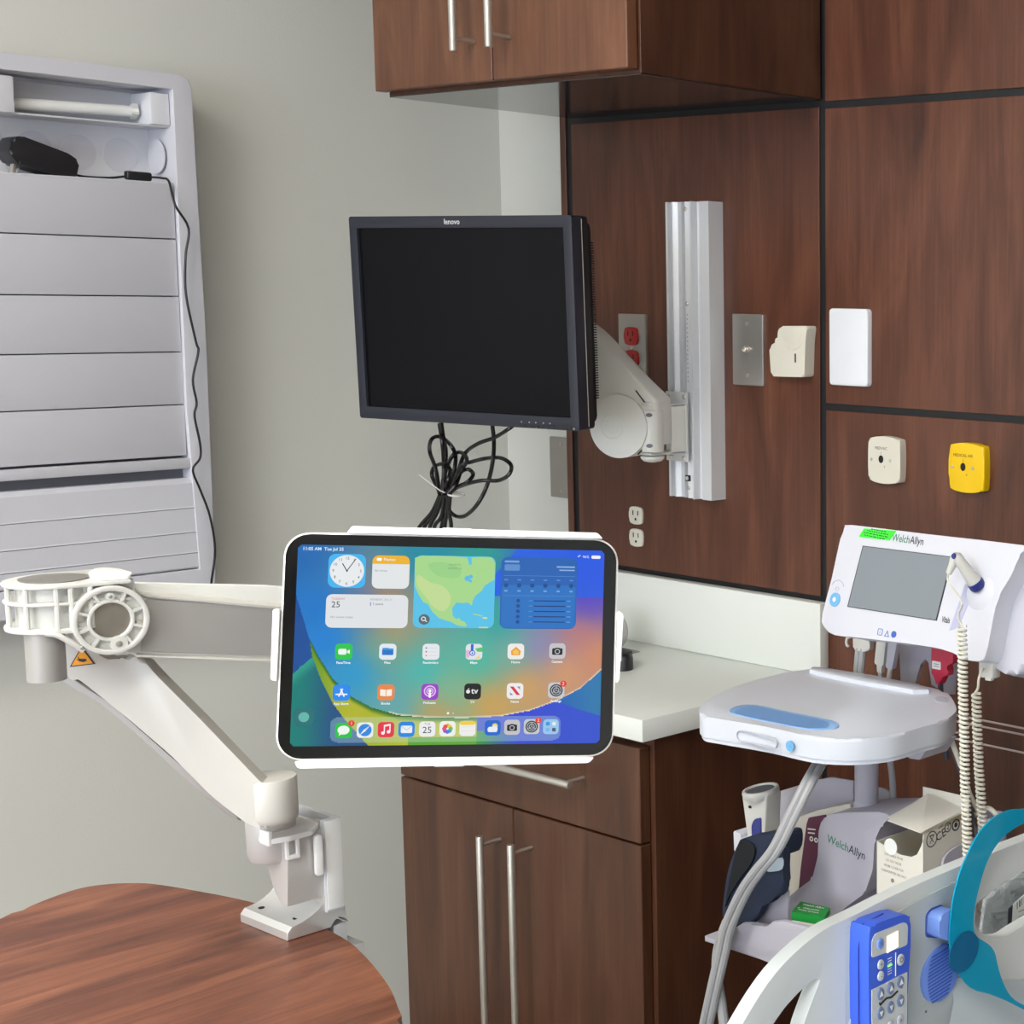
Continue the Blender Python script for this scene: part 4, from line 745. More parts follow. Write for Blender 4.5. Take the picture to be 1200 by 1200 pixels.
PTS = [(-.113, .07, '1468B8'), (-.10, .03, '1176D0'), (-.06, .03, '2468D8'), (-.09, .005, '1280E0'), (-.07, -.02, '1E9BD8'), (-.02, -.02, '38BDB8'), (-.02, .07, '0C8CA8'), (.02, .075, '1E9E90'), (.035, .02, '22A8A0'),
       (.0, -.035, '7CB894'), (.03, -.045, 'D8A04C'), (.02, -.01, '3CBFA8'), (.055, -.03, 'DE9E58'), (.045, -.005, '6FB0A0'), (.065, .0, '8C84C0'), (.085, -.02, 'DB9A6A'), (.095, .01, 'C47C78'), (.11, -.005, 'D88E62'), (.1, .035, '5A48C8'), (.1, .06, '1A24E8'), (.08, .078, '2440E0'), (.06, .06, '1E60D0'),
       (-.045, .012, 'C09A62'), (-.052, .035, 'D8924A'), (-.05, -.0, '6FAA90'), (-.04, -.045, '5FA8B0'), (-.01, -.05, 'C89C58')]
PC = [(a, c, h3(k)) for a, c, k in PTS]
def indock(a, c):
    dx, dy = abs(a + .0016) - (.0845 - .006), abs(c + .0642) - (.0096 - .006)
    return (max(dx, 0) ** 2 + max(dy, 0) ** 2) < .006 ** 2
def wall(a, c):
    col = wall0(a, c)
    return mixc(col, [200, 220, 220], .55) if indock(a, c) and False else ([col[i] + ([188, 212, 214][i] - col[i]) * .42 for i in range(3)] if indock(a, c) else col)
def wall0(a, c):
    e = interp(arc, a)
    ye = interp([(-.1036, .0087), (-.1009, -.0073), (-.0939, -.0255), (-.0848, -.0437), (-.0759, -.0563), (-.0648, -.069), (-.057, -.0782)], a)
    if c > e:
        ws_ = 0; col = [0, 0, 0]
        for pa, pc_, k in PC:
            w = 1 / (((a - pa) ** 2 + (c - pc_) ** 2) + .00018) ** 1.5; ws_ += w
            for i in range(3): col[i] += w * k[i]
        col = [x / ws_ for x in col]
        if a > -.045: # pale rim of the sphere
            col = mixc([240, 225, 190], col, (c - e) / .0016)
        if a > .0186 + (c - .0425) * .79 + .0 and c > .040 and a > .018: col = mixc(h3('1E60E8'), col, .25 if a > .05 else .0)
        return col
    if a < -.057 and c < ye or a < -.1036:
        lim = interp([(-.1138, -.0221), (-.109, -.0164), (-.1008, -.0091), (-.09, -.002)], a)
        if c > lim: return h3('14509C')
        return mixc(mixc(h3('0E7F78'), h3('1E4E86'), (a + .112) / .035), h3('2FA08C'), 1 - (lim - c) / .012)
    if c < e and a < .02:
        t = (e - c) / .02
        col = mixc(h3('3F8A1E'), h3('C8C828'), (ye and min(1, max(0, (c * -1 - .035) / .03))))
        col = mixc(col, h3('B4B82A'), 1 - min(1, abs(a + .07) / .05))
        if c < -.0705: col = mixc(h3('2E9A2A'), col, .35 if a > -.03 else .8)
        if t < .25: col = mixc(h3('2C6A1C'), col, t * 4)
        return col
    lim = interp([(.0783, -.0426), (.0956, -.0493), (.1129, -.0547)], a)
    if a > .0783 and c > lim: return mixc(h3('1E66B8'), h3('2878B0'), (a - .08) / .03)
    if a < .05 and c < -.066: return mixc(h3('2E9A2A'), h3('2E50C8'), (a - .015) / .035)
    return mixc(h3('3440D8'), h3('2E50D0'), (a - .03) / .07)
NX, NY = 300, 204
me = bpy.data.meshes.new('display')
vs = [TF(DCX - DW / 2 + DW * i / NX, DCY - DH / 2 + DH * j / NY, .00005) - ORG[tb.name] for j in range(NY + 1) for i in range(NX + 1)]
def keep(a, c, r=.0042):
    dx, dy = abs(a - DCX) - (DW / 2 - r), abs(c - DCY) - (DH / 2 - r)
    return not (dx > 0 and dy > 0 and dx * dx + dy * dy > r * r)
fs = []; fc = []
for j in range(NY):
    for i in range(NX):
        a, c = DCX - DW / 2 + DW * (i + .5) / NX, DCY - DH / 2 + DH * (j + .5) / NY
        if keep(a, c): fs.append((j * (NX + 1) + i, j * (NX + 1) + i + 1, (j + 1) * (NX + 1) + i + 1, (j + 1) * (NX + 1) + i)); fc.append(wall(a, c))
me.from_pydata([tuple(v) for v in vs], [], fs)
ca = me.color_attributes.new('pic', 'FLOAT_COLOR', 'CORNER'); flat = []
for col in fc:
    q = [lin(max(0, min(255, x))) for x in col] + [1.0]; flat += q * 4
ca.data.foreach_set('color', flat)
sm, nt, p = newmat('screen_picture')
at = nt.nodes.new('ShaderNodeVertexColor'); at.layer_name = 'pic'
p.inputs['Base Color'].default_value = (.005, .005, .005, 1); p.inputs['Roughness'].default_value = .12; p.inputs['Specular IOR Level'].default_value = .3
nt.links.new(at.outputs['Color'], p.inputs['Emission Color']); p.inputs['Emission Strength'].default_value = SCREEN
me.materials.append(sm)
disp = bpy.data.objects.new('display', me); C.objects.link(disp); disp.parent = tb; ORG[disp.name] = ORG[tb.name]; disp['label'] = 'lit home screen with app icons'
GM = {}
def G(h):
    if h not in GM: GM[h] = glow('pixels_' + h, h, SCREEN)
    return GM[h]
class UI:
    """flat picture elements of one widget or icon, stacked in thin layers"""
    def __init__(s, name): s.bm = BM(); s.m = []; s.name = name; s.z = .00012
    def mi(s, h):
        if h not in s.m: s.m.append(h)
        return s.m.index(h)
    def sh(s, pts, h, dz=.00004): s.z += dz; sheet(s.bm, pts, TF, s.z, s.mi(h)); return s
    def rr(s, cx, cy, w, h, r, col): return s.sh(rrect(w, h, r, 4, cx, cy), col)
    def ci(s, cx, cy, r, col, n=20, ry=None): return s.sh(circ(r, n, cx, cy, ry), col)
    def ln(s, a, b_, w, col):
        a, b_ = V(a).to_2d(), V(b_).to_2d(); d = (b_ - a).normalized(); n = V((-d.y, d.x)) * w / 2
        return s.sh([tuple(a + n), tuple(b_ + n), tuple(b_ - n), tuple(a - n)], col, .00001)
    def tx(s, t, cx, cy, size, col, al='CENTER', bold=0): s.z += .00003; text(s.bm, t, size, TF.at(cx, cy), s.z, s.mi(col), al, bold=bold); return s
    def end(s): return part(s.name, s.bm, [G(h) for h in s.m], disp, sharp=180)
u = UI('status_bar'); u.tx('11:05 AM  Tue Jul 25', -.1105, .0745, .0034, 'D8ECFF', 'LEFT', .00008); u.tx('96%', .1012, .0722, .0030, 'E8ECFF', 'RIGHT'); u.rr(.1065, .0722, .0070, .0026, .0009, 'F4F6FF'); u.ln((.0925, .0722), (.0945, .0735), .0006, 'E8ECFF'); u.end()
# clock widget
u = UI('clock_widget'); u.rr(-.0784, .0579, .0268, .0262, .0050, '3FB6F4'); u.ci(-.0784, .0579, .0123, 'ECF0F2', 32)
for k in range(12):
    a = PI / 2 - k * PI / 6; u.tx(str(k or 12), -.0784 + .0098 * math.cos(a), .0579 + .0098 * math.sin(a), .0030, '2A2A2E')
u.ln((-.0784, .0579), (-.0784 - .0034, .0579 + .0058), .0007, '303034'); u.ln((-.0784, .0579), (-.0784 + .0062, .0579 + .0095), .0006, '303034'); u.ci(-.0784, .0579, .0007, '303034', 10); u.end()
u = UI('notes_widget'); u.rr(-.0468, .0575, .0270, .0258, .0045, 'E6EAEC'); o = [q for q in rrect(.0270, .0258, .0045, 4, -.0468, .0575) if q[1] > .0640]; o = [(-.0333, .0640), *o, (-.0603, .0640)] if False else sorted(o, key=lambda q: math.atan2(q[1] - .0640, q[0] + .0468)); u.sh([(-.0333, .0638)] + o + [(-.0603, .0638)], 'F0B624'); u.rr(-.0555, .0673, .0036, .0022, .0006, 'FFFFFF'); u.tx('Notes', -.0480, .0673, .0034, 'FFFFFF'); u.tx('No Notes', -.0585, .0585, .0022, '8A8E92', 'LEFT'); u.end()
u = UI('calendar_widget'); u.rr(-.0629, .0269, .0590, .0258, .0045, 'E4E7EA'); u.tx('TUESDAY', -.0885, .0362, .0022, 'D04848', 'LEFT'); u.tx('25', -.0887, .0317, .0066, '2A2C30', 'LEFT'); u.tx('No events today', -.0890, .0222, .0024, '8A8E92', 'LEFT'); u.tx('MONDAY, JUL 31', -.0610, .0360, .0021, '8A8E92', 'LEFT'); u.rr(-.0606, .0325, .0006, .0030, .0002, '6A7AD0'); u.tx('1 event', -.0592, .0325, .0026, '3A3C40', 'LEFT'); u.end()
# map widget
u = UI('map_widget'); u.rr(.0003, .0427, .0598, .0566, .0050, '58C4EC')
land = [(-.0296, .0690), (-.0290, .0470), (-.0262, .0405), (-.0225, .0345), (-.0190, .0330), (-.0155, .0270), (-.0105, .0220), (-.0060, .0205), (-.0010, .0190), (.0030, .0165), (.0085, .0155), (.0105, .0163), (.0085, .0195), (.0055, .0205), (.0045, .0225), (.0020, .0215), (-.0005, .0240), (-.0010, .0300), (.0020, .0345), (.0060, .0340), (.0105, .0345), (.0135, .0320), (.0140, .0360), (.0160, .0400), (.0205, .0440), (.0225, .0480), (.0298, .0530), (.0298, .0665), (.0270, .0705), (.0180, .0708), (.0120, .0700), (.0125, .0650), (.0105, .0640), (.0090, .0700), (.0000, .0708), (-.0250, .0708)]
u.sh(land, 'A8DA8E'); u.sh(cr([(-.0270, .0560), (-.0180, .0500), (-.0080, .0470), (-.0020, .0380), (-.0060, .0280), (-.0140, .0300), (-.0220, .0400), (-.0275, .0480)], 3), 'C4DE96'); u.sh(cr([(-.020, .0640), (-.008, .0660), (.004, .0610), (.002, .054), (-.012, .055)], 3), '9AD488')
for q in ((.0095, .0535, .0022), (.0120, .0550, .0015), (.0118, .0515, .0012)): u.ci(q[0], q[1], q[2], '58BCE8', 10)
u.ln((.0150, .0255), (.0215, .0240), .0010, 'A8DA8E'); u.rr(.0235, .0225, .0035, .0012, .0004, 'D8E4B0'); u.rr(.0225, .0150, .0070, .0010, .0004, 'D8D890')
u.tx('NORTH', -.0000, .0640, .0024, '7A9A78'); u.tx('AMERICA', -.0000, .0612, .0024, '7A9A78'); u.ci(-.0213, .0209, .0041, '566874'); u.ci(-.0218, .0214, .0018, 'E8ECEE'); u.ci(-.0218, .0214, .0011, '566874'); u.ln((-.0206, .0202), (-.0192, .0190), .0007, 'E8ECEE'); u.end()
u = UI('weather_widget'); u.rr(.0634, .0427, .0578, .0568, .0050, '1D62B6'); u.rr(.0634, .0320, .0560, .0340, .0030, '2472C4'); u.rr(.0425, .0675, .0110, .0016, .0005, '7AA6DC'); u.rr(.0428, .0628, .0115, .0050, .0010, '5C90D0'); u.rr(.0835, .0638, .0140, .0012, .0005, '8FB4E4'); u.rr(.0845, .0612, .0120, .0010, .0005, '8FB4E4')
for zy in (.0563, .0405): u.ln((.0365, zy), (.0905, zy), .0003, '5A92D4')
for k in range(6):
    x = .0385 + k * .0099; u.rr(x, .0530, .0028, .0009, .0003, '5A96DC'); u.ci(x, .0486, .0017, '14488E', 10); u.rr(x, .0442, .0026, .0013, .0004, '70A8E6')
for k in range(5):
    y = .0365 - k * .0042; u.ci(.0480, y, .0014, '14488E', 10); u.rr(.0575, y, .0028, .0009, .0003, '4A88D2'); u.ln((.0600, y), (.0838, y), .0006, '0C2058'); u.rr(.0865, y, .0030, .0009, .0003, '5A9AE0')
u.end()
# apps
def base(u, x, y, s, col): u.rr(x, y, s, s, s * .23, col)
def a_cam_video(u, x, y, s): base(u, x, y, s, '22C84A'); u.rr(x - s * .08, y, s * .48, s * .36, s * .10, 'F2FBF4'); u.sh([(x + s * .19, y + s * .04), (x + s * .34, y + s * .14), (x + s * .34, y - s * .14), (x + s * .19, y - s * .04)], 'F2FBF4')
def a_files(u, x, y, s): base(u, x, y, s, 'E4EEF4'); u.rr(x - s * .12, y + s * .17, s * .36, s * .14, s * .04, '1A86DC'); u.rr(x, y, s * .66, s * .42, s * .05, '2A96E8'); u.rr(x, y - s * .05, s * .66, s * .30, s * .05, '1A72C8')
def a_list(u, x, y, s):
    base(u, x, y, s, 'E8ECF0')
    for k, cc_ in enumerate(('2C6CE0', 'D84040', 'E89A30')): u.ci(x - s * .28, y + s * (.24 - .24 * k), s * .05, cc_, 8); u.ln((x - s * .15, y + s * (.24 - .24 * k)), (x + s * .32, y + s * (.24 - .24 * k)), s * .02, 'C8CCD0')
def a_maps(u, x, y, s): base(u, x, y, s, 'E0E8EC'); u.sh([(x + s * .05, y + s * .2), (x + s * .5, y + s * .5 - s * .2), (x + s * .5, y), (x + s * .2, y)], '5CC470'); u.sh([(x - s * .5, y + s * .1), (x - s * .2, y + s * .1), (x - s * .3, y - s * .4), (x - s * .5, y - s * .3)], 'E4B8DC'); u.rr(x - s * .12, y + s * .24, s * .16, s * .48, s * .02, '2C62D0'); u.sh([(x + s * .05, y - s * .49), (x + s * .3, y - s * .2), (x + s * .4, y - s * .4)], 'F0D880'); u.ci(x - s * .1, y - s * .08, s * .18, '2C62D0'); u.ci(x - s * .1, y - s * .08, s * .12, 'F0F4FF'); u.sh([(x - s * .1, y + s * .02), (x - s * .03, y - s * .14), (x - s * .17, y - s * .14)], '2C62D0')
def a_home(u, x, y, s): base(u, x, y, s, 'F2F0EA'); u.sh([(x - s * .3, y + s * .02), (x, y + s * .3), (x + s * .3, y + s * .02), (x + s * .26, y - s * .24), (x - s * .26, y - s * .24)], 'F0A020'); u.sh([(x - s * .18, y), (x, y + s * .16), (x + s * .18, y), (x + s * .16, y - s * .18), (x - s * .16, y - s * .18)], 'F8C860')
def a_camera(u, x, y, s): base(u, x, y, s, 'C8C6CC'); u.rr(x, y - s * .03, s * .64, s * .42, s * .07, '202226'); u.rr(x, y + s * .16, s * .26, s * .12, s * .03, '202226'); u.ci(x, y - s * .03, s * .16, 'C8C6CC'); u.ci(x, y - s * .03, s * .11, '202226')
def a_store(u, x, y, s):
    base(u, x, y, s, '1E8CF0'); w = s * .08
    for q in (((-.16, -.24), (.06, .24)), ((.16, -.24), (-.06, .24)), ((-.34, -.1), (.34, -.1))): u.ln((x + s * q[0][0], y + s * q[0][1]), (x + s * q[1][0], y + s * q[1][1]), w, 'F4F8FF')
def a_books(u, x, y, s): base(u, x, y, s, 'E88A48'); u.sh([(x - s * .34, y + s * .2), (x - s * .02, y + s * .16), (x - s * .02, y - s * .24), (x - s * .34, y - s * .2)], 'FBF4EC'); u.sh([(x + s * .34, y + s * .2), (x + s * .02, y + s * .16), (x + s * .02, y - s * .24), (x + s * .34, y - s * .2)], 'FBF4EC')
def a_pod(u, x, y, s): base(u, x, y, s, '9A3CC8'); u.ci(x, y + s * .04, s * .36, 'E4C8F4'); u.ci(x, y + s * .04, s * .29, 'A850D0'); u.ci(x, y + s * .04, s * .21, 'E4C8F4'); u.ci(x, y + s * .04, s * .15, 'A850D0'); u.ci(x, y + s * .06, s * .09, 'FFFFFF'); u.rr(x, y - s * .2, s * .14, s * .34, s * .06, 'FFFFFF')
def a_tv(u, x, y, s): base(u, x, y, s, '101014'); u.ci(x - s * .27, y - s * .01, s * .12, 'F0F0F2', 14); u.ci(x - s * .24, y + s * .17, s * .035, 'F0F0F2', 8); u.tx('tv', x + s * .12, y + s * .02, s * .52, 'F0F0F2', bold=.0001)
def a_news(u, x, y, s): base(u, x, y, s, 'F0F0F2'); u.sh([(x - s * .32, y + s * .28), (x - s * .1, y + s * .28), (x + s * .32, y - s * .26), (x + s * .1, y - s * .26)], 'E02A4C'); u.sh([(x + s * .1, y + s * .28), (x + s * .3, y + s * .28), (x + s * .3, y + s * .08)], '8A8A94'); u.sh([(x - s * .3, y - s * .08), (x - s * .3, y - s * .26), (x - s * .1, y - s * .26)], '8A8A94')
def a_gear(u, x, y, s, badge=True):
    base(u, x, y, s, 'C9CCD2'); u.ci(x, y, s * .40, '33363C', 24); u.ci(x, y, s * .32, 'B6BAC0', 24); u.ci(x, y, s * .27, '33363C', 24); u.ci(x, y, s * .19, 'B6BAC0', 20); u.ci(x, y, s * .14, '33363C', 16)
    for k in range(3): a = math.radians(90 + 120 * k); u.ln((x, y), (x + s * .28 * math.cos(a), y + s * .28 * math.sin(a)), s * .04, 'B6BAC0')
    if badge: u.ci(x + s * .42, y + s * .42, s * .20, 'E8402E'); u.tx('2', x + s * .42, y + s * .42, s * .30, 'FFE8E0')
def a_msg(u, x, y, s): base(u, x, y, s, '20C446'); u.ci(x, y + s * .03, s * .36, 'F2FBF4', 24, s * .29); u.sh([(x - s * .28, y - s * .34), (x - s * .05, y - s * .2), (x - s * .24, y - s * .1)], 'F2FBF4'); u.ci(x + s * .46, y + s * .46, s * .20, 'E8402E'); u.tx('1', x + s * .46, y + s * .46, s * .30, 'FFE8E0')
def a_saf(u, x, y, s): base(u, x, y, s, 'EEF2F6'); u.ci(x, y, s * .40, '2A8AE4', 28); u.sh([(x + s * .30, y + s * .30), (x + s * .05, y - s * .05), (x - s * .05, y + s * .05)], 'D8DCE8'); u.sh([(x - s * .30, y - s * .30), (x + s * .05, y - s * .05), (x - s * .05, y + s * .05)], 'FFFFFF')
def a_music(u, x, y, s): base(u, x, y, s, 'E8304A'); u.ci(x - s * .18, y - s * .22, s * .11, 'FFF4F4', 14); u.ci(x + s * .16, y - s * .14, s * .11, 'FFF4F4', 14); u.ln((x - s * .10, y - s * .22), (x - s * .10, y + s * .26), s * .07, 'FFF4F4'); u.ln((x + s * .24, y - s * .14), (x + s * .24, y + s * .34), s * .07, 'FFF4F4'); u.ln((x - s * .13, y + s * .24), (x + s * .27, y + s * .33), s * .12, 'FFF4F4')
def a_mail(u, x, y, s): base(u, x, y, s, '1E88E4'); u.rr(x, y, s * .70, s * .48, s * .08, 'F0F4F8'); u.ln((x - s * .32, y + s * .2), (x, y - s * .04), s * .03, '9AB4D0'); u.ln((x + s * .32, y + s * .2), (x, y - s * .04), s * .03, '9AB4D0')
def a_cal(u, x, y, s): base(u, x, y, s, 'F0F1F3'); u.tx('TUE', x, y + s * .32, s * .20, 'D84A48'); u.tx('25', x, y - s * .08, s * .60, '2C2E33')
def a_photos(u, x, y, s):
    base(u, x, y, s, 'F4F4F0')
    for k, cc_ in enumerate(('F0A030', 'E8D040', '70C050', '38B0A0', '3C80E0', '8A58D0', 'D850A0', 'E85040')): a = PI / 2 - k * PI / 4; u.ci(x + s * .2 * math.cos(a), y + s * .2 * math.sin(a), s * .135, cc_, 12)
def a_notes(u, x, y, s): base(u, x, y, s, 'F2F2EE'); u.rr(x, y + s * .36, s * .94, s * .26, s * .1, 'F6D040'); u.ln((x - s * .4, y + s * .1), (x + s * .4, y + s * .1), s * .02, 'D8D8D4'); u.ln((x - s * .4, y - s * .15), (x + s * .4, y - s * .15), s * .02, 'D8D8D4')
def a_weather(u, x, y, s): base(u, x, y, s, '1A66D0'); u.ci(x + s * .14, y + s * .12, s * .18, 'F4D870', 16); u.ci(x - s * .14, y - s * .10, s * .18, 'EAF2FC', 16); u.ci(x + s * .12, y - s * .06, s * .20, 'EAF2FC', 16); u.rr(x, y - s * .18, s * .6, s * .2, s * .09, 'EAF2FC')
def a_cam2(u, x, y, s): a_camera(u, x, y, s)
def a_gear2(u, x, y, s): a_gear(u, x, y, s, True)
def a_lib(u, x, y, s):
    base(u, x, y, s, '9CC8F0')
    for (dx, dy, cc_) in ((-.2, .2, '2A9AE0'), (.2, .2, 'D8F0F8'), (-.2, -.2, '7AB8F0'), (.2, -.2, '505A70')): u.rr(x + s * dx, y + s * dy, s * .24, s * .24, s * .06, cc_)
for n_, fn, (x, y), lb in zip(range(12), (a_cam_video, a_files, a_list, a_maps, a_home, a_camera, a_store, a_books, a_pod, a_tv, a_news, a_gear),
    ((-.0784, -.0044), (-.0469, -.0043), (-.0155, -.0042), (.0162, -.0041), (.0474, -.0037), (.0788, -.0033), (-.0789, -.0358), (-.0471, -.0357), (-.0153, -.0353), (.0161, -.0351), (.0477, -.0348), (.0788, -.0344)),
    ('FaceTime', 'Files', 'Reminders', 'Maps', 'Home', 'Camera', 'App Store', 'Books', 'Podcasts', 'TV', 'News', 'Settings')):
    u = UI('app_icon'); fn(u, x, y, .0124); u.tx(lb, x, y - .0085, .0026, 'F2F6F8', bold=.00007); u.end()
u = UI('page_dots'); u.ci(-.0015, -.0520, .0009, 'FFFFFF', 10); u.ci(.0023, -.0520, .0006, 'D8D0C8', 10); u.end()
u = UI('assistive_button'); u.rr(-.1048, -.0543, .0135, .0130, .003, '1E6E74'); u.ci(-.1048, -.0543, .0038, '5FB8AC'); u.end()
for fn, (x, y) in zip((a_msg, a_saf, a_music, a_mail, a_cal, a_photos, a_notes, a_weather, a_cam2, a_gear2, a_lib), ((-.0764, -.065), (-.0611, -.0648), (-.0461, -.0646), (-.0313, -.0645), (-.0163, -.0644), (-.0015, -.0643), (.0132, -.0642), (.0318, -.0639), (.0463, -.0636), (.061, -.0632), (.0755, -.0634))):
    u = UI('app_icon'); u.z = .00022; fn(u, x, y + .0003, .0118); u.end()
# ================================================================== CABLE BUNDLE
cb = thing('cable_bundle', 'looped bundle of black cables hanging below the black monitor', 'cables', (.45, -.34, .90))
for c in SH['cables']:
    b = BM(); tube(b, cr(c, 6, False), .0031, 8); part('cable', b, CABLEB, cb)
for c in SH['cables_low']:
    c = [p for p in c]; 
    b = BM(); tube(b, cr([(p[0], p[1], max(p[2], .902)) for p in c], 6, False), .0031, 8); part('cable', b, CABLEB, cb)
ti = SH['tie']; cx, cz = (ti[1][0] + ti[2][0]) / 2 + .001, (ti[1][2] + ti[2][2]) / 2
b = BM(); tube(b, [(cx + .0120 * math.cos(a), -.34 + .012 * math.sin(a), cz - .002 * math.cos(a)) for a in [2 * PI * i / 24 for i in range(24)]], .0016, 6, closed=True); tube(b, [(cx - .012, -.352, cz + .003), (ti[5][0] - .004, -.354, ti[5][2] - .002), ti[4]], .0010, 6); part('cable_tie', b, TIEW, cb)

# things on the counter, mostly behind the tablet
b = BM(); lathe(b, [(.012, 0), (.036, .001), (.0375, .006), (.030, .008), (.030, .055), (.0375, .057), (.036, .062), (.012, .063), (.012, .0)], (.5420, -.105, .9375), (.25, -.95, 0), 36)
b2 = b; t = thing('tape_roll', 'grey translucent round roll standing on the counter behind the tablet', 'tape roll', (.52, -.10, .899)); part('roll', b2, CLEARG, t)
b = BM(); box(b, FZ(0), .515, .580, -.135, -.075, .8992, .9015, .001); part('foot', b, CLEARG, t)
b = BM(); prism(b, cr([(.60, -.205), (.655, -.198), (.678, -.185), (.670, -.165), (.640, -.155), (.600, -.160), (.585, -.180)], 4), FZ(0), .8992, .926, .010, 4)
single('computer_mouse', b, BLK, (.63, -.18, .8992), 'small black mouse-like object on the white counter beside the tablet edge', 'mouse')

# ================================================================== ROLLING STAND
sx, sy = 1.398, -.413
st = thing('rolling_stand', 'pale rolling medical stand with white tray, pole and lavender grey accessory basket', 'medical cart', (sx, sy, 0))
to = cr(xy('tray'), 3)
b = BM(); prism(b, to, FZ(0), .9745, 1.0, .005, 4); tray = part('tray', b, TRAYW, st)
b = BM(); c0 = V((sum(p[0] for p in to) / len(to), sum(p[1] for p in to) / len(to)))
prism(b, [tuple(c0 + (V(p).to_2d() - c0) * .985) for p in to], FZ(0), .969, .9743, .001); part('tray_underside', b, TRAYW, tray)
b = BM(); prism(b, cr(xy('tray_blue'), 3), FZ(0), 1.0001, 1.0009, .0004); part('pen_recess', b, BLUEP, tray, label='light blue recessed pad')
bl = [(c.x, c.y) for c in [V((1.375, -.532, 0)) + (V((p[0], p[1], 0)) - V((1.375, -.532, 0))) * .86 for p in SH['tray_blue']]]
b = BM(); prism(b, cr([(x, y - .0035) for x, y in bl], 3), FZ(0), 1.0009, 1.0012); part('pen_recess_floor', b, plain('mid_blue_pad', '76A6E0', .3), tray)
b = BM(); prism(b, cr(xy('tray_lip'), 2), FZ(0), 1.000, 1.0055, .002, 2); part('back_lip', b, TRAYW, tray)
b = BM(); prism(b, circ(.0170, 24, 0, 0, ry=.0085), FZ(1.0).at(1.4590, -.3420).rot(-.75), .0001, .0007); part('dimple_shade', b, plain('tray_shadow_grey', 'B9BEC9', .5), tray)  # flat grey oval paints the shade of a scoop in the tray
TFr = FY(-.5795)
b = BM(); prism(b, rrect(.066, .013, .006, 4, 1.378, .9845), TFr, -.003, .0004, .0003, 1, holes=[rrect(.0645, .0115, .0055, 4, 1.378, .9845)]); part('front_badge', b, DEVG, tray)
b = BM(); prism(b, circ(.0062, 20, 1.4300, .9850), FY(-.5765), 0, .0012); prism(b, circ(.0022, 12, 1.4300, .9850), FY(-.5777), 0, .0003); part('front_button', b, INKL, tray, label='light blue round button')
# pole
b = BM(); cyl(b, (sx, sy, .14), (sx, sy, .972), .0148, 28); part('pole', b, STAND, st)
b = BM(); lathe(b, [(.0215, .845), (.0205, .858), (.0165, .866), (.0150, .878)], (sx, sy, 0), (0, 0, 1), 28); part('pole_collar', b, STAND, st)
# basket
b = BM(); prism(b, roundp(xz('housing'), .004, 2), FY(-.455), -.075, 0, .010, 4); part('basket_housing', b, STAND, st)
b = BM(); text(b, 'Welch', .0150, FY(-.4552).at(1.4070, .8270).rot(-.16), 0, align='RIGHT', sx=.9, bold=.0001); part('brand_lettering', b, INKG, st); b = BM(); text(b, 'Allyn', .0150, FY(-.4552).at(1.4074, .8270).rot(-.16), 0, align='LEFT', sx=.9, bold=.0001); part('brand_lettering', b, INK, st)
b = BM(); prism(b, roundp(xz('bin_back'), .003, 2), FY(-.36), -.004, 0, .0012, 2, back=True); part('bin_back_wall', b, STAND, st)
b = BM(); prism(b, roundp(xz('bin_back_right'), .003, 2), FY(-.34), -.004, 0, .0012, 2, back=True); part('bin_back_wall', b, STAND, st)
b = BM(); prism(b, xz('bin_front'), FY(-.56), -.006, 0, .002, 2); prism(b, [(1.2600, .7050), (1.5600, .7050), (1.5600, .712), (1.2600, .712)], FY(-.56), -.24, -.004, .002)
part('basket_tray', b, STAND, st)
b = BM(); prism(b, roundp(xz('bin_left_panel'), .004, 2), FY(-.53), -.003, 0, .001, 2); part('bin_divider', b, STAND, st)
b = BM(); prism(b, roundp(yz('bin_right_panel'), .006, 3), FX(1.5435), -.003, 0, .001, 2); part('bin_divider', b, STAND, st)
b = BM(); prism(b, roundp(xz('bin_right_back'), .004, 2), FY(-.30), -.003, 0, .001, 2); part('bin_back_wall', b, STAND, st)
b = BM(); box(b, FX(1.2235), -.46, -.36, .700, .800, 0, .003, .001); part('bin_side_wall', b, STAND, st)
# round cup holder at the right rear
b = BM(); lathe(b, [(.016, -.10), (.018, -.005), (.0185, 0), (.0165, 0), (.015, -.004), (.014, -.09)], (1.5430, -.345, .8690), (0, 0, 1), 28); part('cup_holder', b, STAND, st)
b = BM(); prism(b, roundp([(1.4735, .9740), (1.4820, .9580), (1.4905, .9515), (1.5075, .9525), (1.5230, .9740)], .002), FY(-.44), -.05, 0, .003, 3); prism(b, roundp([(1.4830, .9640), (1.4900, .9570), (1.5040, .9570), (1.5110, .9690)], .001), FY(-.4402), 0, .0012, .0006, 1); part('under_tray_latch', b, STAND, st)
# device mount
b = BM(); prism(b, xz('mount'), FY(-.235), -.005, 0, .002, 2, back=True); part('device_mount', b, STAND, st)
# base with casters
b = BM(); lathe(b, [(.05, .075), (.048, .11), (.03, .14), (.016, .15)], (sx, sy, 0), (0, 0, 1), 24)
for k in range(5):
    a = math.radians(18 + 72 * k); d = V((math.cos(a), math.sin(a), 0)); tube(b, [V((sx, sy, .095)) + d * .03, V((sx, sy, .085)) + d * .24], [.022, .014], 10)
part('star_base', b, STAND, st)
for k in range(5):
    a = math.radians(18 + 72 * k); p = V((sx, sy, .0285)) + V((math.cos(a), math.sin(a), 0)) * .232
    b = BM(); cyl(b, p - V((-math.sin(a), math.cos(a), 0)) * .012, p + V((-math.sin(a), math.cos(a), 0)) * .012, .0285, 20, bev=.003); cyl(b, p + V((0, 0, .02)), p + V((0, 0, .055)), .008, 12); part('caster', b, BLK, st)
# hoses belonging to the cart
def hose(root, key, r, m=HOSE, name='hose', seg=10, n=6, flat=None):
    b = BM(); tube(b, cr(SH[key], n, False), r, seg, flat=flat); return part(name, b, m, root)

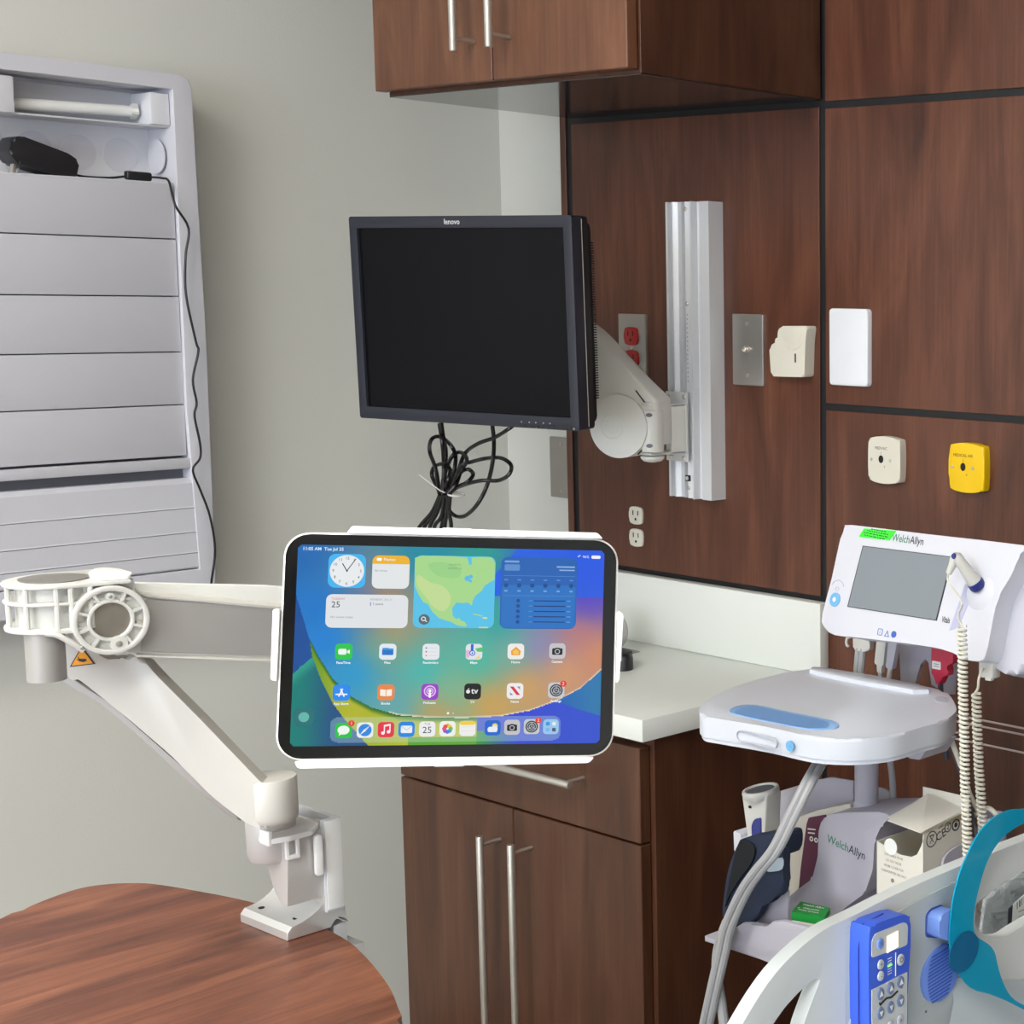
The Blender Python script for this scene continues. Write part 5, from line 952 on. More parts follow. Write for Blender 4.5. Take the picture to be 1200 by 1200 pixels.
# ================================================================== VITAL SIGNS MONITOR
DF = FRM('device')
vm = thing('vital_signs_monitor', 'white bedside vital signs monitor with blank grey screen and green sticker', 'medical monitor', tuple(DF(.02, -.075, -.05)))
body = [(-.1018, .0622), (.0327, .0636), (.1908, .0660), (.1862, .0600), (.1808, .0500), (.1775, .0334), (.1680, .0140), (.1620, -.0004), (.1604, -.0233), (.1604, -.0573), (.1570, -.0740), (.1440, -.0770), (.1250, -.0767), (.1080, -.0706), (.0480, -.0709), (-.0536, -.0759), (-.0927, -.0784), (-.1096, -.0745), (-.1200, -.0660), (-.1221, -.0551), (-.1176, -.0075), (-.1160, .0423), (-.1110, .0580)]
b = BM(); prism(b, cr(body, 2), DF, -.060, 0, .007, 4); part('housing', b, DEVW, vm)
back = [(-.095, .055), (.03, .060), (.2010, .0640), (.2120, .0500), (.2110, -.0400), (.2000, -.0900), (.1800, -.1000), (.150, -.0880), (.0480, -.0709), (-.0536, -.070), (-.105, -.064)]
b = BM(); prism(b, roundp([(.0400, .0600), (.1900, .0640), (.2060, .0500), (.2040, -.0350), (.1950, -.0780), (.1780, -.0880), (.150, -.0800), (.0480, -.0690)], .010, 3), DF, -.115, -.030, .008, 4, back=True)
prism(b, roundp([(-.095, .055), (.05, .058), (.05, -.064), (-.10, -.064)], .01), DF, -.095, -.055, .006, 3, back=True); part('rear_shell', b, DEVG, vm)
b = BM(); sp = cr([DF(.1960, .0520, -.034), DF(.1960, .0000, -.034), DF(.1900, -.0480, -.034), DF(.1860, -.0700, -.046), DF(.1900, -.0760, -.070), DF(.1990, -.0640, -.100)], 5, False); tube(b, sp, .0035, 8); part('side_rim', b, DEVW, vm)
sc = [(-.0757, .0387), (.0757, .0387), (.0757, -.0387), (-.0757, -.0387)]
sc = SH['dev_screen']
b = BM(); prism(b, sc, DF, .0002, .0008, mi=0); s_ = part('screen', b, SCRG, vm, label='blank grey touch screen')
cs = V((sum(p[0] for p in sc) / 4, sum(p[1] for p in sc) / 4))
b = BM(); prism(b, [tuple(cs + (V(p).to_2d() - cs) * 1.025) for p in sc], DF, .0001, .0004); part('screen_border', b, INK, vm)
b = BM(); prism(b, SH['dev_sticker'], DF, .0002, .0012, mi=0)
SF = DF.at(-.0525, .0558).rot(-.04)
for k, (l, w) in enumerate(((.026, .002), (.036, .0), (.040, -.003), (.034, -.004))):
    x_ = w - l / 2
    while x_ < w + l / 2: q_ = random.uniform(.002, .006); prism(b, [(x_, .0036 - k * .0030), (x_ + q_, .0036 - k * .0030), (x_ + q_, .0049 - k * .0030), (x_, .0049 - k * .0030)], SF, .0013, .0014, mi=1); x_ += q_ + .0012
part('green_sticker', b, [GREENS, INK], vm, label='bright green sticker')
b = BM(); text(b, 'Welch', .0135, DF.at(.0048, .0535), .0003, align='RIGHT', sx=.85, bold=.0001); part('brand_lettering', b, INKG, vm); b = BM(); text(b, 'Allyn', .0135, DF.at(.0052, .0535), .0003, align='LEFT', sx=.85, bold=.0001); text(b, 'Connex', .0105, DF.at(.0890, -.0350), .0003, sx=.5, bold=.0002) if False else text(b, 'Vitals', .0100, DF.at(.0880, -.0355), .0003, sx=.6, bold=.00015); part('brand_lettering', b, INK, vm)
b = BM(); lathe(b, [(.0090, 0), (.0090, .0010), (.0060, .0012), (.0058, .0006), (.0005, .0008)], DF(-.1040, -.0345, .0002), DF.n, 24); part('power_button', b, INKL, vm, label='light blue power button')
b = BM(); lathe(b, [(.0024, .0015), (.0030, .0018), (.0003, .0018)], DF(-.1040, -.0345, .0002), DF.n, 14); part('power_symbol', b, WPL2, vm)
b = BM(); tube(b, [DF(-.1040 + .0112 * math.cos(a), -.0200 + .0105 * math.sin(a), .0004) for a in [math.radians(20 + 10 * i) for i in range(15)]], .0005, 6); tube(b, [DF(-.1040 + .0028 * math.cos(a), -.0205 + .0028 * math.sin(a), .0004) for a in [2 * PI * i / 12 for i in range(12)]], .0004, 5, closed=True); part('nurse_symbol', b, DEVG, vm)
b = BM(); prism(b, rrect(.0085, .0085, .002, 3, -.0158, -.0640), DF, .0001, .0004, holes=[rrect(.0069, .0069, .0015, 3, -.0158, -.0640)]); text(b, 'i', .007, DF.at(-.0158, -.0640), .0005); prism(b, [(-.0078, -.0682), (.0006, -.0682), (-.0036, -.0605)], DF, .0001, .0004, holes=[[(-.0064, -.0674), (-.0008, -.0674), (-.0036, -.0622)]]); prism(b, circ(.0042, 18, .0078, -.0638), DF, .0001, .0005); part('printed_symbols', b, INKB, vm)
# probe recess and ear thermometer
b = BM(); prism(b, [(.0965, -.0470), (.1100, -.0415), (.1240, .0090), (.1075, .0110), (.1050, -.0050)], DF, .0001, .0006); part('probe_recess', b, plain('recess_lavender', 'B2B4D0', .5), vm)
b = BM(); lathe(b, [(.026, 0), (.022, .002), (.016, .0035), (.0125, .005)], DF(.1320, .0040, -.002), DF.n, 28); part('probe_well', b, DEVW, vm)
E_ = [V(p) for p in SH['ear']]
ear = thing('ear_thermometer', 'white ear thermometer with blue ring and coiled cord docked on vital signs monitor', 'thermometer', tuple(E_[4]))
ax = (DF(.1190, .0380, .036) - DF(.1320, .0085, .004)); P0 = DF(.1320, .0085, .002)
b = BM(); lathe(b, [(.0085, 0), (.0100, .003), (.0100, .009), (.0092, .0095)], P0, ax, 24); part('blue_ring', b, NAVY, ear, label='navy blue ring')
b = BM(); top = P0 + ax.normalized() * .046
lathe(b, [(.0088, .0090), (.0080, .020), (.0068, .034), (.0062, .044), (.0045, .050), (.001, .052)], P0, ax, 20)
tube(b, cr([top - ax.normalized() * .006, top + DF.u * -.003 + DF.v * .001, top + DF.u * -.006 - DF.v * .010, top + DF.u * -.0095 - DF.v * .020], 4, False), [.0066, .0068, .0068, .0066, .0062, .0058, .0054, .0050, .0047, .0044, .0041, .0038, .0035][:13], 12)
part('handle', b, WPL, ear)
b = BM(); lathe(b, [(.0036, 0), (.0030, .0012), (.0004, .0015)], top + DF.n * .0058 + DF.v * .001 - DF.u * .001, DF.n, 16); part('eject_button', b, NAVY, ear, label='navy eject button')
def coil(path, R, r, pitch, seg=6, per=11):
    P = [V(p) for p in path]; L_ = [0]
    for a, c in zip(P, P[1:]): L_.append(L_[-1] + (c - a).length)
    n = int(L_[-1] / pitch * per); out = []
    for i in range(n + 1):
        s = L_[-1] * i / n; k = max(j for j in range(len(L_)) if L_[j] <= s + 1e-9); k = min(k, len(P) - 2)
        t = (s - L_[k]) / (L_[k + 1] - L_[k]); p = P[k].lerp(P[k + 1], t); a = 2 * PI * i / per
        out.append(p + V((math.cos(a), math.sin(a), 0)) * R)
    return out
s0 = top + DF.u * -.0095 - DF.v * .020
cc_ = SH['cord_ear']
b = BM(); tube(b, cr([tuple(s0), tuple(s0 + V((0, 0, -.01)))] + [tuple(V(p)) for p in cc_[2:]], 5, False), .0013, 7); tube(b, coil(SH['coil_ear'], .0046, .0019, .0054), .0018, 6); part('coiled_cord', b, COILW, ear)
# second coiled cord with plug
pp = thing('spiral_cable', 'white coiled probe cord plugged in under the right end of vital signs monitor', 'coiled cord', (1.563, -.38, 1.055))
b = BM(); box(b, FY(-.38), 1.553, 1.5755, 1.050, 1.080, -.008, .008, .003); box(b, FY(-.38), 1.564, 1.573, 1.048, 1.052, .002, .0085, .001); part('plug', b, WPL, pp)
b = BM(); tube(b, cr([(1.558, -.385, 1.060)] + [tuple(p) for p in SH['cord_probe'][1:]], 5, False), .0016, 7); tube(b, coil(SH['coil_probe'], .0046, .0019, .0054), .0018, 6); part('coiled_cord', b, COILW, pp)
# connectors hanging under the monitor
def F3(y): return FY(y)
bp = thing('pressure_hose', 'grey twin blood pressure hose clipped to the underside of vital signs monitor', 'hose', (1.255, -.27, 1.02))
b = BM(); prism(b, roundp([(1.2415, 1.060), (1.2705, 1.060), (1.2690, 1.0245), (1.2600, 1.0225), (1.2430, 1.0235)], .003), FY(-.27), -.012, 0, .003, 3)
for s in (-1, 1): tube(b, cr([(1.256 + s * .012, -.275, 1.0420), (1.256 + s * .0195, -.275, 1.0385), (1.256 + s * .0205, -.275, 1.0310), (1.256 + s * .0170, -.275, 1.0275)], 4, False), .0019, 7)
part('connector', b, WPL, bp)
b = BM()
for dx in (-.0040, .0040): tube(b, cr([(1.2535 + dx, -.266, 1.026), (1.2500 + dx, -.266, .995), (1.2480 + dx, -.266, .96), (1.262 + dx, -.27, .90)], 5, False), .0046, 8)
part('hose', b, HOSE, bp)
u1 = thing('usb_cable', 'white usb plug and cable hanging under vital signs monitor, left one', 'cable', (1.295, -.27, 1.01), 'usb cables under the monitor')
b = BM(); prism(b, roundp([(1.2925, 1.056), (1.3085, 1.056), (1.3025, 1.0095), (1.2865, 1.0105)], .002), FY(-.272), -.004, .004, .002, 2, back=True); prism(b, roundp([(1.2900, 1.012), (1.2990, 1.0115), (1.2985, .9990), (1.2905, .9995)], .001), FY(-.272), -.003, .003, .001, 1); part('plug', b, WPL, u1)
b = BM(); tube(b, cr([(1.2945, -.272, 1.001), (1.2945, -.272, .985), (1.297, -.27, .95), (1.31, -.27, .90)], 5, False), .0034, 8); part('cord', b, HOSE, u1)
u2 = thing('usb_cable', 'grey usb plug and cable right beside the white one under vital signs monitor', 'cable', (1.312, -.27, 1.01), 'usb cables under the monitor')
b = BM(); prism(b, roundp([(1.3110, 1.056), (1.3275, 1.056), (1.3160, 1.006), (1.3048, 1.0075)], .002), FY(-.270), -.004, .004, .002, 2, back=True); part('plug', b, DEVG, u2)
b = BM(); tube(b, cr([(1.310, -.270, 1.008), (1.307, -.270, .985), (1.309, -.268, .95), (1.322, -.27, .90)], 5, False), .0034, 8); part('cord', b, WPL, u2)
rc = thing('sensor_cable', 'crimson red sensor connector with dark cable under vital signs monitor', 'cable', (1.40, -.27, 1.0))
b = BM(); prism(b, roundp([(1.3865, 1.056), (1.4250, 1.056), (1.4235, 1.0300), (1.4120, 1.0260), (1.4165, 1.0190), (1.4150, 1.0125), (1.4060, 1.0115), (1.4020, .9990), (1.3945, .9995), (1.3930, 1.0105), (1.3870, 1.0110)], .0015, 2), FY(-.272), -.006, .006, .002, 2, back=True); part('connector', b, CORAL, rc)
b = BM(); prism(b, rrect(.0145, .0105, .001, 2, 1.3965, 1.0245), FY(-.2782), 0, .0004, mi=0); box(b, FY(-.2787), 1.392, 1.401, 1.0258, 1.0264, 0, .0001, mi=1); box(b, FY(-.2787), 1.392, 1.401, 1.0228, 1.0234, 0, .0001, mi=1); part('white_label', b, [WPL2, INK], rc)
b = BM(); tube(b, cr([(1.3982, -.272, 1.001), (1.3990, -.272, .985), (1.401, -.272, .95), (1.41, -.272, .90)], 5, False), .0036, 8); part('cord', b, plain('slate_cable', '3C424C', .45), rc)

# hoses draped round the cart
hs = thing('air_hose', 'long grey air hose hanging in front of the basket down to the floor side', 'hose', (1.27, -.58, .70))
hose(hs, 'hose_front', .0052, HOSE)
b = BM(); p2 = [tuple(V(p) + V((.0065, .004, 0))) for p in SH['hose_front']]; tube(b, cr(p2, 6, False), .0050, 10); part('hose', b, HOSE, hs)
hose(hs, 'hose_front_low', .0062, HOSE)
h2 = thing('grey_tube', 'short grey tube running down behind the stand pole to the basket', 'tube', tuple(SH['hose_back'][-1])); hose(h2, 'hose_back', .0042, HOSE, 'tube')
h3 = thing('white_tube', 'white tube slanting down from the tray to the small cup holder', 'tube', tuple(SH['hose_right'][-1])); hose(h3, 'hose_right', .0034, COILW, 'tube'); hose(h3, 'hose_loop', .0034, COILW, 'tube')
h4 = thing('dark_cable', 'thin dark grey cable slanting down behind the white coiled cord', 'cable', tuple(SH['cable_right_dark'][-1])); hose(h4, 'cable_right_dark', .0026, plain('slate_cable2', '4A4A52', .5), 'cord')

# ================================================================== BASKET CONTENTS
th = thing('thermometer', 'white handheld thermometer with blue grip standing in the left basket slot', 'thermometer', (1.2470, -.45, .80))
b = BM(); F = FY(-.45)
prism(b, roundp([(1.2190, .8640), (1.2660, .8690), (1.2600, .8000), (1.2460, .7950), (1.2310, .7950)], .004, 3), F, -.022, .004, .006, 3, back=True); part('handle', b, WPL, th)
b = BM(); lathe(b, [(.0220, -.004), (.0235, 0), (.0240, .003), (.0232, .006), (.0200, .0065), (.0190, .0040), (.0003, .0035)], (1.2430, -.442, .8640), (-.12, -.12, .98), 32); tp = part('top_rim', b, WPL, th)
b = BM(); lathe(b, [(.0185, .0037), (.0180, .0046), (.0003, .0050)], (1.2430, -.442, .8640), (-.12, -.12, .98), 28); part('keypad', b, plain('slate_keypad', '3B4050', .4), tp)
b = BM(); prism(b, roundp([(1.2390, .8230), (1.2440, .8330), (1.2560, .8370), (1.2560, .7980), (1.2400, .7985)], .003), F, .0041, .0056, .0008); part('blue_grip', b, NAVY, th, label='navy blue grip')
b = BM(); prism(b, circ(.0028, 14, 1.2355, .8470, ry=.0020), F, .0041, .0048); part('sensor_eye', b, DARKHOLE, th)
b = BM(); prism(b, roundp([(1.2130, .8130), (1.2250, .8115), (1.2260, .8060), (1.2480, .8090), (1.2480, .7850), (1.2140, .7850)], .002), FY(-.462), -.04, 0, .002, 2); part('thermometer_holder', b, DEVW, st)
cf = thing('pressure_cuff', 'rolled navy blood pressure cuff in the left basket, open end showing', 'blood pressure cuff', (1.30, -.52, .73), 'cuffs in the left basket')
b = BM(); prism(b, cr(xz('cuff_dark'), 4), FY(-.53), -.030, 0, .008, 4, back=True); part('cuff_wrap', b, NAVYF, cf)
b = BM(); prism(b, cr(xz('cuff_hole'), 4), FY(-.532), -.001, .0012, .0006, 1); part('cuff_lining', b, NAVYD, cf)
cf2 = thing('pressure_cuff', 'flat navy blood pressure cuff with small white size label in the left basket', 'blood pressure cuff', (1.33, -.55, .72), 'cuffs in the left basket')
b = BM(); prism(b, cr(xz('cuff_front'), 4), FY(-.55), -.012, 0, .004, 4, back=True); part('cuff_wrap', b, NAVYF, cf2)
b = BM(); prism(b, cr(xz('cuff_label'), 3), FY(-.552), -.0005, .0004, mi=0); sl = part('size_label', b, plain('label_pale_blue', 'A8B8C8', .6), cf2); b = BM(); text(b, '11', .0085, FY(-.552).at(1.3330, .7905).rot(.2), .0006); part('lettering', b, INK, sl)
pu = thing('cream_pouch', 'cream vinyl pouch standing upright between navy cuffs and cart housing', 'pouch', (1.36, -.47, .72))
b = BM(); prism(b, roundp(xz('cream_pouch'), .004, 3), FY(-.42), -.025, 0, .004, 3, back=True); part('pouch_body', b, CREAM, pu)
mr = thing('maroon_booklet', 'maroon card with white print tucked beside the cream pouch', 'booklet', (1.40, -.485, .75))
b = BM(); prism(b, roundp(xz('maroon'), .002, 2), FY(-.432), -.003, 0, .001, 1); part('cover', b, MAROON, mr)
b = BM(); mo = xz('maroon'); F = FY(-.4333).at(mo[1][0] + .008, mo[1][1] - .014).rot(.12)
prism(b, rrect(.014, .0016, .0004, 2, 0, .001), F, 0, .0003); prism(b, rrect(.012, .0016, .0004, 2, -.001, -.004), F, 0, .0003); prism(b, circ(.0032, 14, -.002, -.0115), F, 0, .0003, holes=[circ(.0018, 12, -.002, -.0115)]); prism(b, circ(.0032, 14, .006, -.0125), F, 0, .0003, holes=[circ(.0016, 12, .006, -.0125)]); part('white_print', b, WPL2, mr)
# open cardboard carton
cx0 = thing('cardboard_carton', 'open white cardboard carton with recycling symbols in the right basket', 'carton', (1.50, -.43, .72))
X0, X1, Y0, Y1, Z0 = 1.4667, 1.5388, -.470, -.385, .720
b = BM()
prism(b, cr([(X0, Z0), (X1, Z0), (X1, .852), (X1 - .004, .8700), (X1 - .006, .8590), (X1 - .011, .8480), (X1 - .018, .8440), (X1 - .034, .8430), (X1 - .046, .8470), (X0 + .004, .8540), (X0, .852)][2:], 1) and [(X0, Z0), (X1, Z0), (X1, .868), (X1 - .003, .860), (X1 - .009, .8490), (X1 - .018, .8440), (X1 - .036, .8430), (X0 + .012, .8490), (X0, .8530)], FY(Y0), -.0012, 0)
box(b, FX(X1), Y0 + .001, Y1, Z0, .8740, -.0012, 0); box(b, FX(X0), Y0 + .001, Y1, Z0, .8530, 0, .0012); box(b, FY(Y1), X0, X1, Z0, .900, 0, .0012); box(b, FZ(Z0), X0, X1, Y0, Y1, 0, .0012)
part('carton_body', b, CARD, cx0)
b = BM(); 
def quad(b, A, B, C_, D_, mi=0, t=.0009):
    n = (V(B) - V(A)).cross(V(D_) - V(A)).normalized() * t
    vs = [b.verts.new(V(p)) for p in (A, B, C_, D_)]; ws_ = [b.verts.new(V(p) - n) for p in (A, B, C_, D_)]
    fs = [b.faces.new(vs), b.faces.new(list(reversed(ws_)))] + [b.faces.new((vs[i], ws_[i], ws_[(i + 1) % 4], vs[(i + 1) % 4])) for i in range(4)]
    for f in fs: f.material_index = mi
quad(b, (X1, -.474, .8780), (X1 - .003, -.400, .8840), (X1 - .052, -.400, .8990), (X1 - .052, -.474, .8830)); part('top_flap', b, CARD, cx0)
quad_b = BM(); quad(quad_b, (X1 - .002, Y0 + .002, .8760), (X1 - .002, Y1, .8840), (X0 + .012, Y1, .8940), (X0 + .012, Y0 + .006, .8830)); part('top_flap', quad_b, CARD, cx0)
b = BM(); box(b, FY(Y1 - .002), X0 + .003, X1 - .002, .80, .882, 0, .0006); box(b, FX(X1 - .0016), Y0 + .002, Y1, .80, .872, -.0008, 0); part('carton_inside', b, CARDIN, cx0)
b = BM(); prism(b, circ(.010, 20, X0 + .022, .8500), FY(Y0 - .0002), -.0008, .0004); part('thumb_tab', b, WPL2, cx0)
b = BM()
for k, (s, z) in enumerate((('DISPOSABLE PROBE', .8390), ('DO NOT REUSE', .8320), ('PROBE COVERS FOR', .8250), ('THERMOMETER USE ONLY', .8180))): text(b, s, .0042, FY(Y0).at(X0 + .027, z).rot(-.06), .0004, sx=.8)
for z in (.8090, .7920): prism(b, circ(.0026, 12, X0 + .025, z), FY(Y0), .0001, .0004)
part('front_print', b, CARDG, cx0)
b = BM(); IC = yz('card_side_icons')
F = FX(X1)
for k, (yy, zz_) in enumerate(IC):
    R_ = (.0098, .0072, .0062, .0074)[k]
    if k == 1: text(b, 'CE', .0150, F.at(yy, zz_ - .002).rot(.25), .0004, bold=.0001); text(b, '0297', .0045, F.at(yy, zz_ + .0080).rot(.25), .0004); continue
    prism(b, circ(R_, 22, yy, zz_), F, .0001, .0004, holes=[circ(R_ - (.0012 if k != 3 else .0018), 22, yy, zz_)])
    if k == 0: text(b, 'X', .0125, F.at(yy, zz_ - .001), .0004); box(b, F, yy - .004, yy + .004, zz_ + .0038, zz_ + .0052, .0001, .0004)
    if k == 2: text(b, '2', .0085, F.at(yy, zz_), .0004, bold=.0001)
    if k == 3: prism(b, circ(.0030, 14, yy, zz_), F, .0001, .0004)
part('side_symbols', b, INK, cx0)
# green box
gt = [V(p) for p in SH['green_top']]
gb = thing('probe_cover_box', 'small green and white probe cover box lying in the front of the basket', 'small box', tuple(gt[0] - V((0, 0, .012))))
cor = [gt[0], gt[1], gt[2], gt[3]]
def boxq(bm_, q, z0, z1, mi=0):
    t = [bm_.verts.new((p.x, p.y, p.z + z1)) for p in q]; s = [bm_.verts.new((p.x, p.y, p.z + z0)) for p in q]
    f = [bm_.faces.new(t), bm_.faces.new(list(reversed(s)))] + [bm_.faces.new((s[i], s[(i + 1) % 4], t[(i + 1) % 4], t[i])) for i in range(4)]
    for k in f: k.material_index = mi
    bmesh.ops.recalc_face_normals(bm_, faces=f)
b = BM(); boxq(b, cor, -.0100, 0); part('green_top', b, GREENB, gb)
b = BM(); boxq(b, [c_ + (gt[0] + gt[2] - c_ * 2) * .01 for c_ in cor], -.0230, -.0101); part('white_bottom', b, CARD, gb)
e1 = (gt[3] - gt[0]).normalized(); e2 = (gt[1] - gt[0]); e2 = (e2 - e1 * e2.dot(e1)).normalized()
gF = Fr((gt[0] + gt[2]) / 2, e1, e2, (0, 0, 1))
b = BM(); text(b, 'Welch Allyn', .0060, gF.at(-.003, .0105), .0004, bold=.00015); text(b, 'Disposable', .0050, gF.at(.000, .001), .0004, bold=.0001); text(b, 'Probe Covers', .0050, gF.at(.000, -.006), .0004, bold=.0001); text(b, '2', .0050, gF.at(-.0165, -.001), .0004, bold=.0001); part('white_print', b, WPL2, gb)
b = BM(); boxq(b, [gt[3] + e1 * .0005, gt[2] + e1 * .0005, gt[2] + e1 * .012, gt[3] + e1 * .010], -.016, -.006); part('open_flap', b, CLEARG, gb)

# wire rack on the headwall
wr = thing('wire_rack', 'thin pale wire rack rods fixed across the dark lower wood panel', 'wire rack', (1.4, 0, .87))
b = BM()
for z, y in ((.884, -.060), (.8885, -.045), (.858, -.060)): tube(b, [(1.10, y, z), (1.75, y, z)], .0016, 7)
tube(b, cr([(1.240, -.06, .8660), (1.262, -.06, .870), (1.278, -.06, .884), (1.290, -.06, .894)], 4, False), .0016, 7)
for x in (1.10, 1.75): tube(b, [(x, -.060, .858), (x, -.060, .884), (x, -.0005, .884)], .0018, 7)
part('rods', b, plain('pale_pink_wire', 'CFC0BC', .35, .3), wr)
# ================================================================== HOSPITAL BED (its near side rail is what shows)
hb = thing('hospital_bed', 'hospital bed whose white side rail with blue controls fills the lower right', 'bed', (2.2, -1.2, 0))
XR = 1.75
b = BM()
ro = [(p[1], p[2]) for p in SH['rail_outer']]
outer = ro + [(-.28, .905), (-.25, .86), (-.25, .62), (-.30, .60), (-.92, .60), (-1.01, .66), (-1.015, .74)]
h1 = [(p[1], p[2]) for p in SH['rail_hole']]; h1 = h1 + [(-.890, .74), (-.945, .745)]
h2_ = [(p[1], p[2]) for p in SH['rail_hole2']]
prism(b, cr(outer, 3), FX(XR), -.016, 0, .0065, 5, holes=[roundp(h1, .004, 2), roundp(h2_, .006, 3)], back=True)
rail = part('side_rail', b, BEDW, hb)
# raised inner face panel
b = BM()
fp = cr([(-.790, .900), (-.752, .9135), (-.700, .9175), (-.660, .9185), (-.652, .9100), (-.650, .885), (-.652, .850), (-.668, .836), (-.6790, .828), (-.6815, .760), (-.84, .735), (-.84, .80), (-.80, .86)], 2)
prism(b, fp, FX(XR), .0002, .0022, .0015, 2); part('inner_face', b, BEDG, rail)
b = BM(); prism(b, [(-.6790, .824), (-.6400, .8080), (-.560, .780), (-.45, .76), (-.45, .70), (-.6790, .70)], FX(XR), .0002, .0012, .0008); part('inner_face', b, BEDG, rail)
b = BM(); tube(b, [(XR + .001, -.6792, .826), (XR + .001, -.6805, .74)], .0012, 6); part('panel_seam', b, WPL2, rail)
b = BM(); kp = [(p[1], p[2]) for p in SH['knob']]; prism(b, roundp([(-.7165, .8760), (-.7160, .8990), (-.7080, .9030), (-.6915, .9025), (-.6870, .8950), (-.6870, .8690), (-.7000, .8700)], .004, 3), FX(XR), .0022, .0034, .0006); kb = part('knob_surround', b, plain('knob_dark_blue', '3B52A8', .4), rail)
b = BM(); prism(b, roundp(kp, .004, 3), FX(XR), .0034, .0190, .0050, 4); part('blue_knob', b, BLUE2, rail, label='soft blue knob')
sp = [(p[1], p[2]) for p in SH['speaker']]
b = BM(); prism(b, cr(sp, 3), FX(XR), .0022, .0050, .0014, 2); sg = part('speaker_grille', b, plain('grille_blue', '7093E4', .4), rail, label='blue oval speaker grille')
cy = sum(p[0] for p in sp) / len(sp); cz = sum(p[1] for p in sp) / len(sp)
b = BM()
for k in range(14):
    z = cz + .0230 - k * .0036; half = .019 * math.sqrt(max(.02, 1 - ((z - cz) / .031) ** 2))
    tube(b, [(XR + .0051, cy - half, z - half * .10), (XR + .0051, cy + half, z + half * .10)], .0008, 5)
part('grille_slots', b, plain('grille_dark', '3E62C0', .5), sg)
b = BM(); prism(b, circ(.0015, 10, -.7150, .7990), FX(XR), .0023, .0028); part('screw_hole', b, GREYLINE, rail)
# rail posts, frame and mattress below the picture
b = BM()
for y in (-.42, -.80): box(b, FX(XR - .010), y - .02, y + .02, .30, .62, -.012, .012, .003)
box(b, FZ(0), 1.735, 2.62, -2.15, -.16, .28, .34, .01); box(b, FZ(0), 1.83, 1.90, -2.1, -.22, .10, .28, .005); box(b, FZ(0), 2.48, 2.55, -2.1, -.22, .10, .28, .005); part('bed_frame', b, DEVG, hb)
b = BM(); box(b, FZ(0), 1.80, 2.58, -2.14, -.18, .342, .50, .04, seg=4); part('mattress', b, SHEETM, hb)
for x in (1.865, 2.515):
    for y in (-2.0, -.32):
        b = BM(); cyl(b, (x - .015, y, .055), (x + .015, y, .055), .055, 24, bev=.004); part('caster', b, BLK, hb)

# ---- hand control (pendant)
PX = 1.775
hc = thing('hand_control', 'blue handset remote with lit orange button clipped to the bed side rail', 'remote control', (PX, -.79, .70))
pf_ = [(-.8200, .700), (-.8222, .83), (-.8229, .9150), (-.8185, .9210), (-.8107, .9233), (-.7900, .9225), (-.7720, .9205), (-.7665, .9160), (-.7642, .9085), (-.7650, .8674), (-.7686, .8547), (-.7681, .811), (-.7700, .700)]
b = BM(); prism(b, cr(pf_, 2), FX(PX), -.0240, 0, .0035, 4, back=True); part('shell', b, BLUE1, hc)
b = BM(); tube(b, [(PX - .012, -.8232, .70), (PX - .012, -.8236, .900), (PX - .012, -.820, .9215), (PX - .012, -.79, .9242)], .0006, 6); part('shell_seam', b, plain('seam_navy', '2436A0', .5), hc)
FP = FX(PX)
b = BM(); prism(b, roundp([(-.8195, .8930), (-.8195, .9090), (-.8150, .9150), (-.7745, .9140), (-.7690, .9100), (-.7695, .8900), (-.7800, .8905)], .003, 3), FP, .0001, .0008, .0003, 1); part('key_panel', b, KEYP, hc)
b = BM(); prism(b, [(-.8195, .8620), (-.7695, .8635), (-.7700, .700), (-.8180, .700)], FP, .0001, .0008, .0003, 1); part('key_panel', b, KEYP, hc)
b = BM(); prism(b, [(-.7992, .8915), (-.7990, .9075), (-.7840, .9085), (-.7838, .8930)], FP, .0010, .0022, .0005, 1); part('lit_button', b, glow('lit_button_amber', 'FFDDB8', 1.5), hc, label='glowing amber nurse call button')
b = BM(); prism(b, circ(.0018, 10, -.7915, .9020), FP, .0023, .0026); prism(b, rrect(.0045, .0050, .0015, 3, -.7915, .8965), FP, .0023, .0026); part('call_symbol', b, glow('lit_button_white', 'FFFFFF', 2.0), hc)
def key(y, z, r=.0046, rz_=.0058, m=KEYB, sym=None, sm=WPL2):
    b = BM(); prism(b, circ(r, 20, y, z, ry=rz_), FP, .0008, .0024, .0008, 2); k = part('key', b, m, hc)
    if sym:
        b = BM()
        if sym == 'up': prism(b, [(y - r * .55, z - rz_ * .35), (y + r * .55, z - rz_ * .35), (y, z + rz_ * .55)], FP, .0025, .0028)
        elif sym == 'down': prism(b, [(y - r * .55, z + rz_ * .35), (y + r * .55, z + rz_ * .35), (y, z - rz_ * .55)], FP, .0025, .0028)
        else: text(b, sym, rz_ * 1.3, FP.at(y, z), .0026)
        part('key_symbol', b, sm, k)
key(-.8086, .9036, .0042, .0052, BLUE2, 'X', INKB)
for z, s_ in ((.8832, '+'), (.8722, '-')): key(-.8080, z, .0042, .0048, KEYP, s_, INK)
key(-.7800, .8790, .0048, .0056, KEYP, 'O', INK)
for y, z in ((-.8080, .8545), (-.7940, .8555), (-.7800, .8570)): key(y, z, sym='up')
for y, z in ((-.8080, .8360), (-.7940, .8370), (-.7800, .8385)): key(y, z, sym='down')
key(-.7940, .8190, .0042, .0048, DEVG, 'o', INK); key(-.7805, .8200, .0042, .0048, DEVG, 'o', INK)
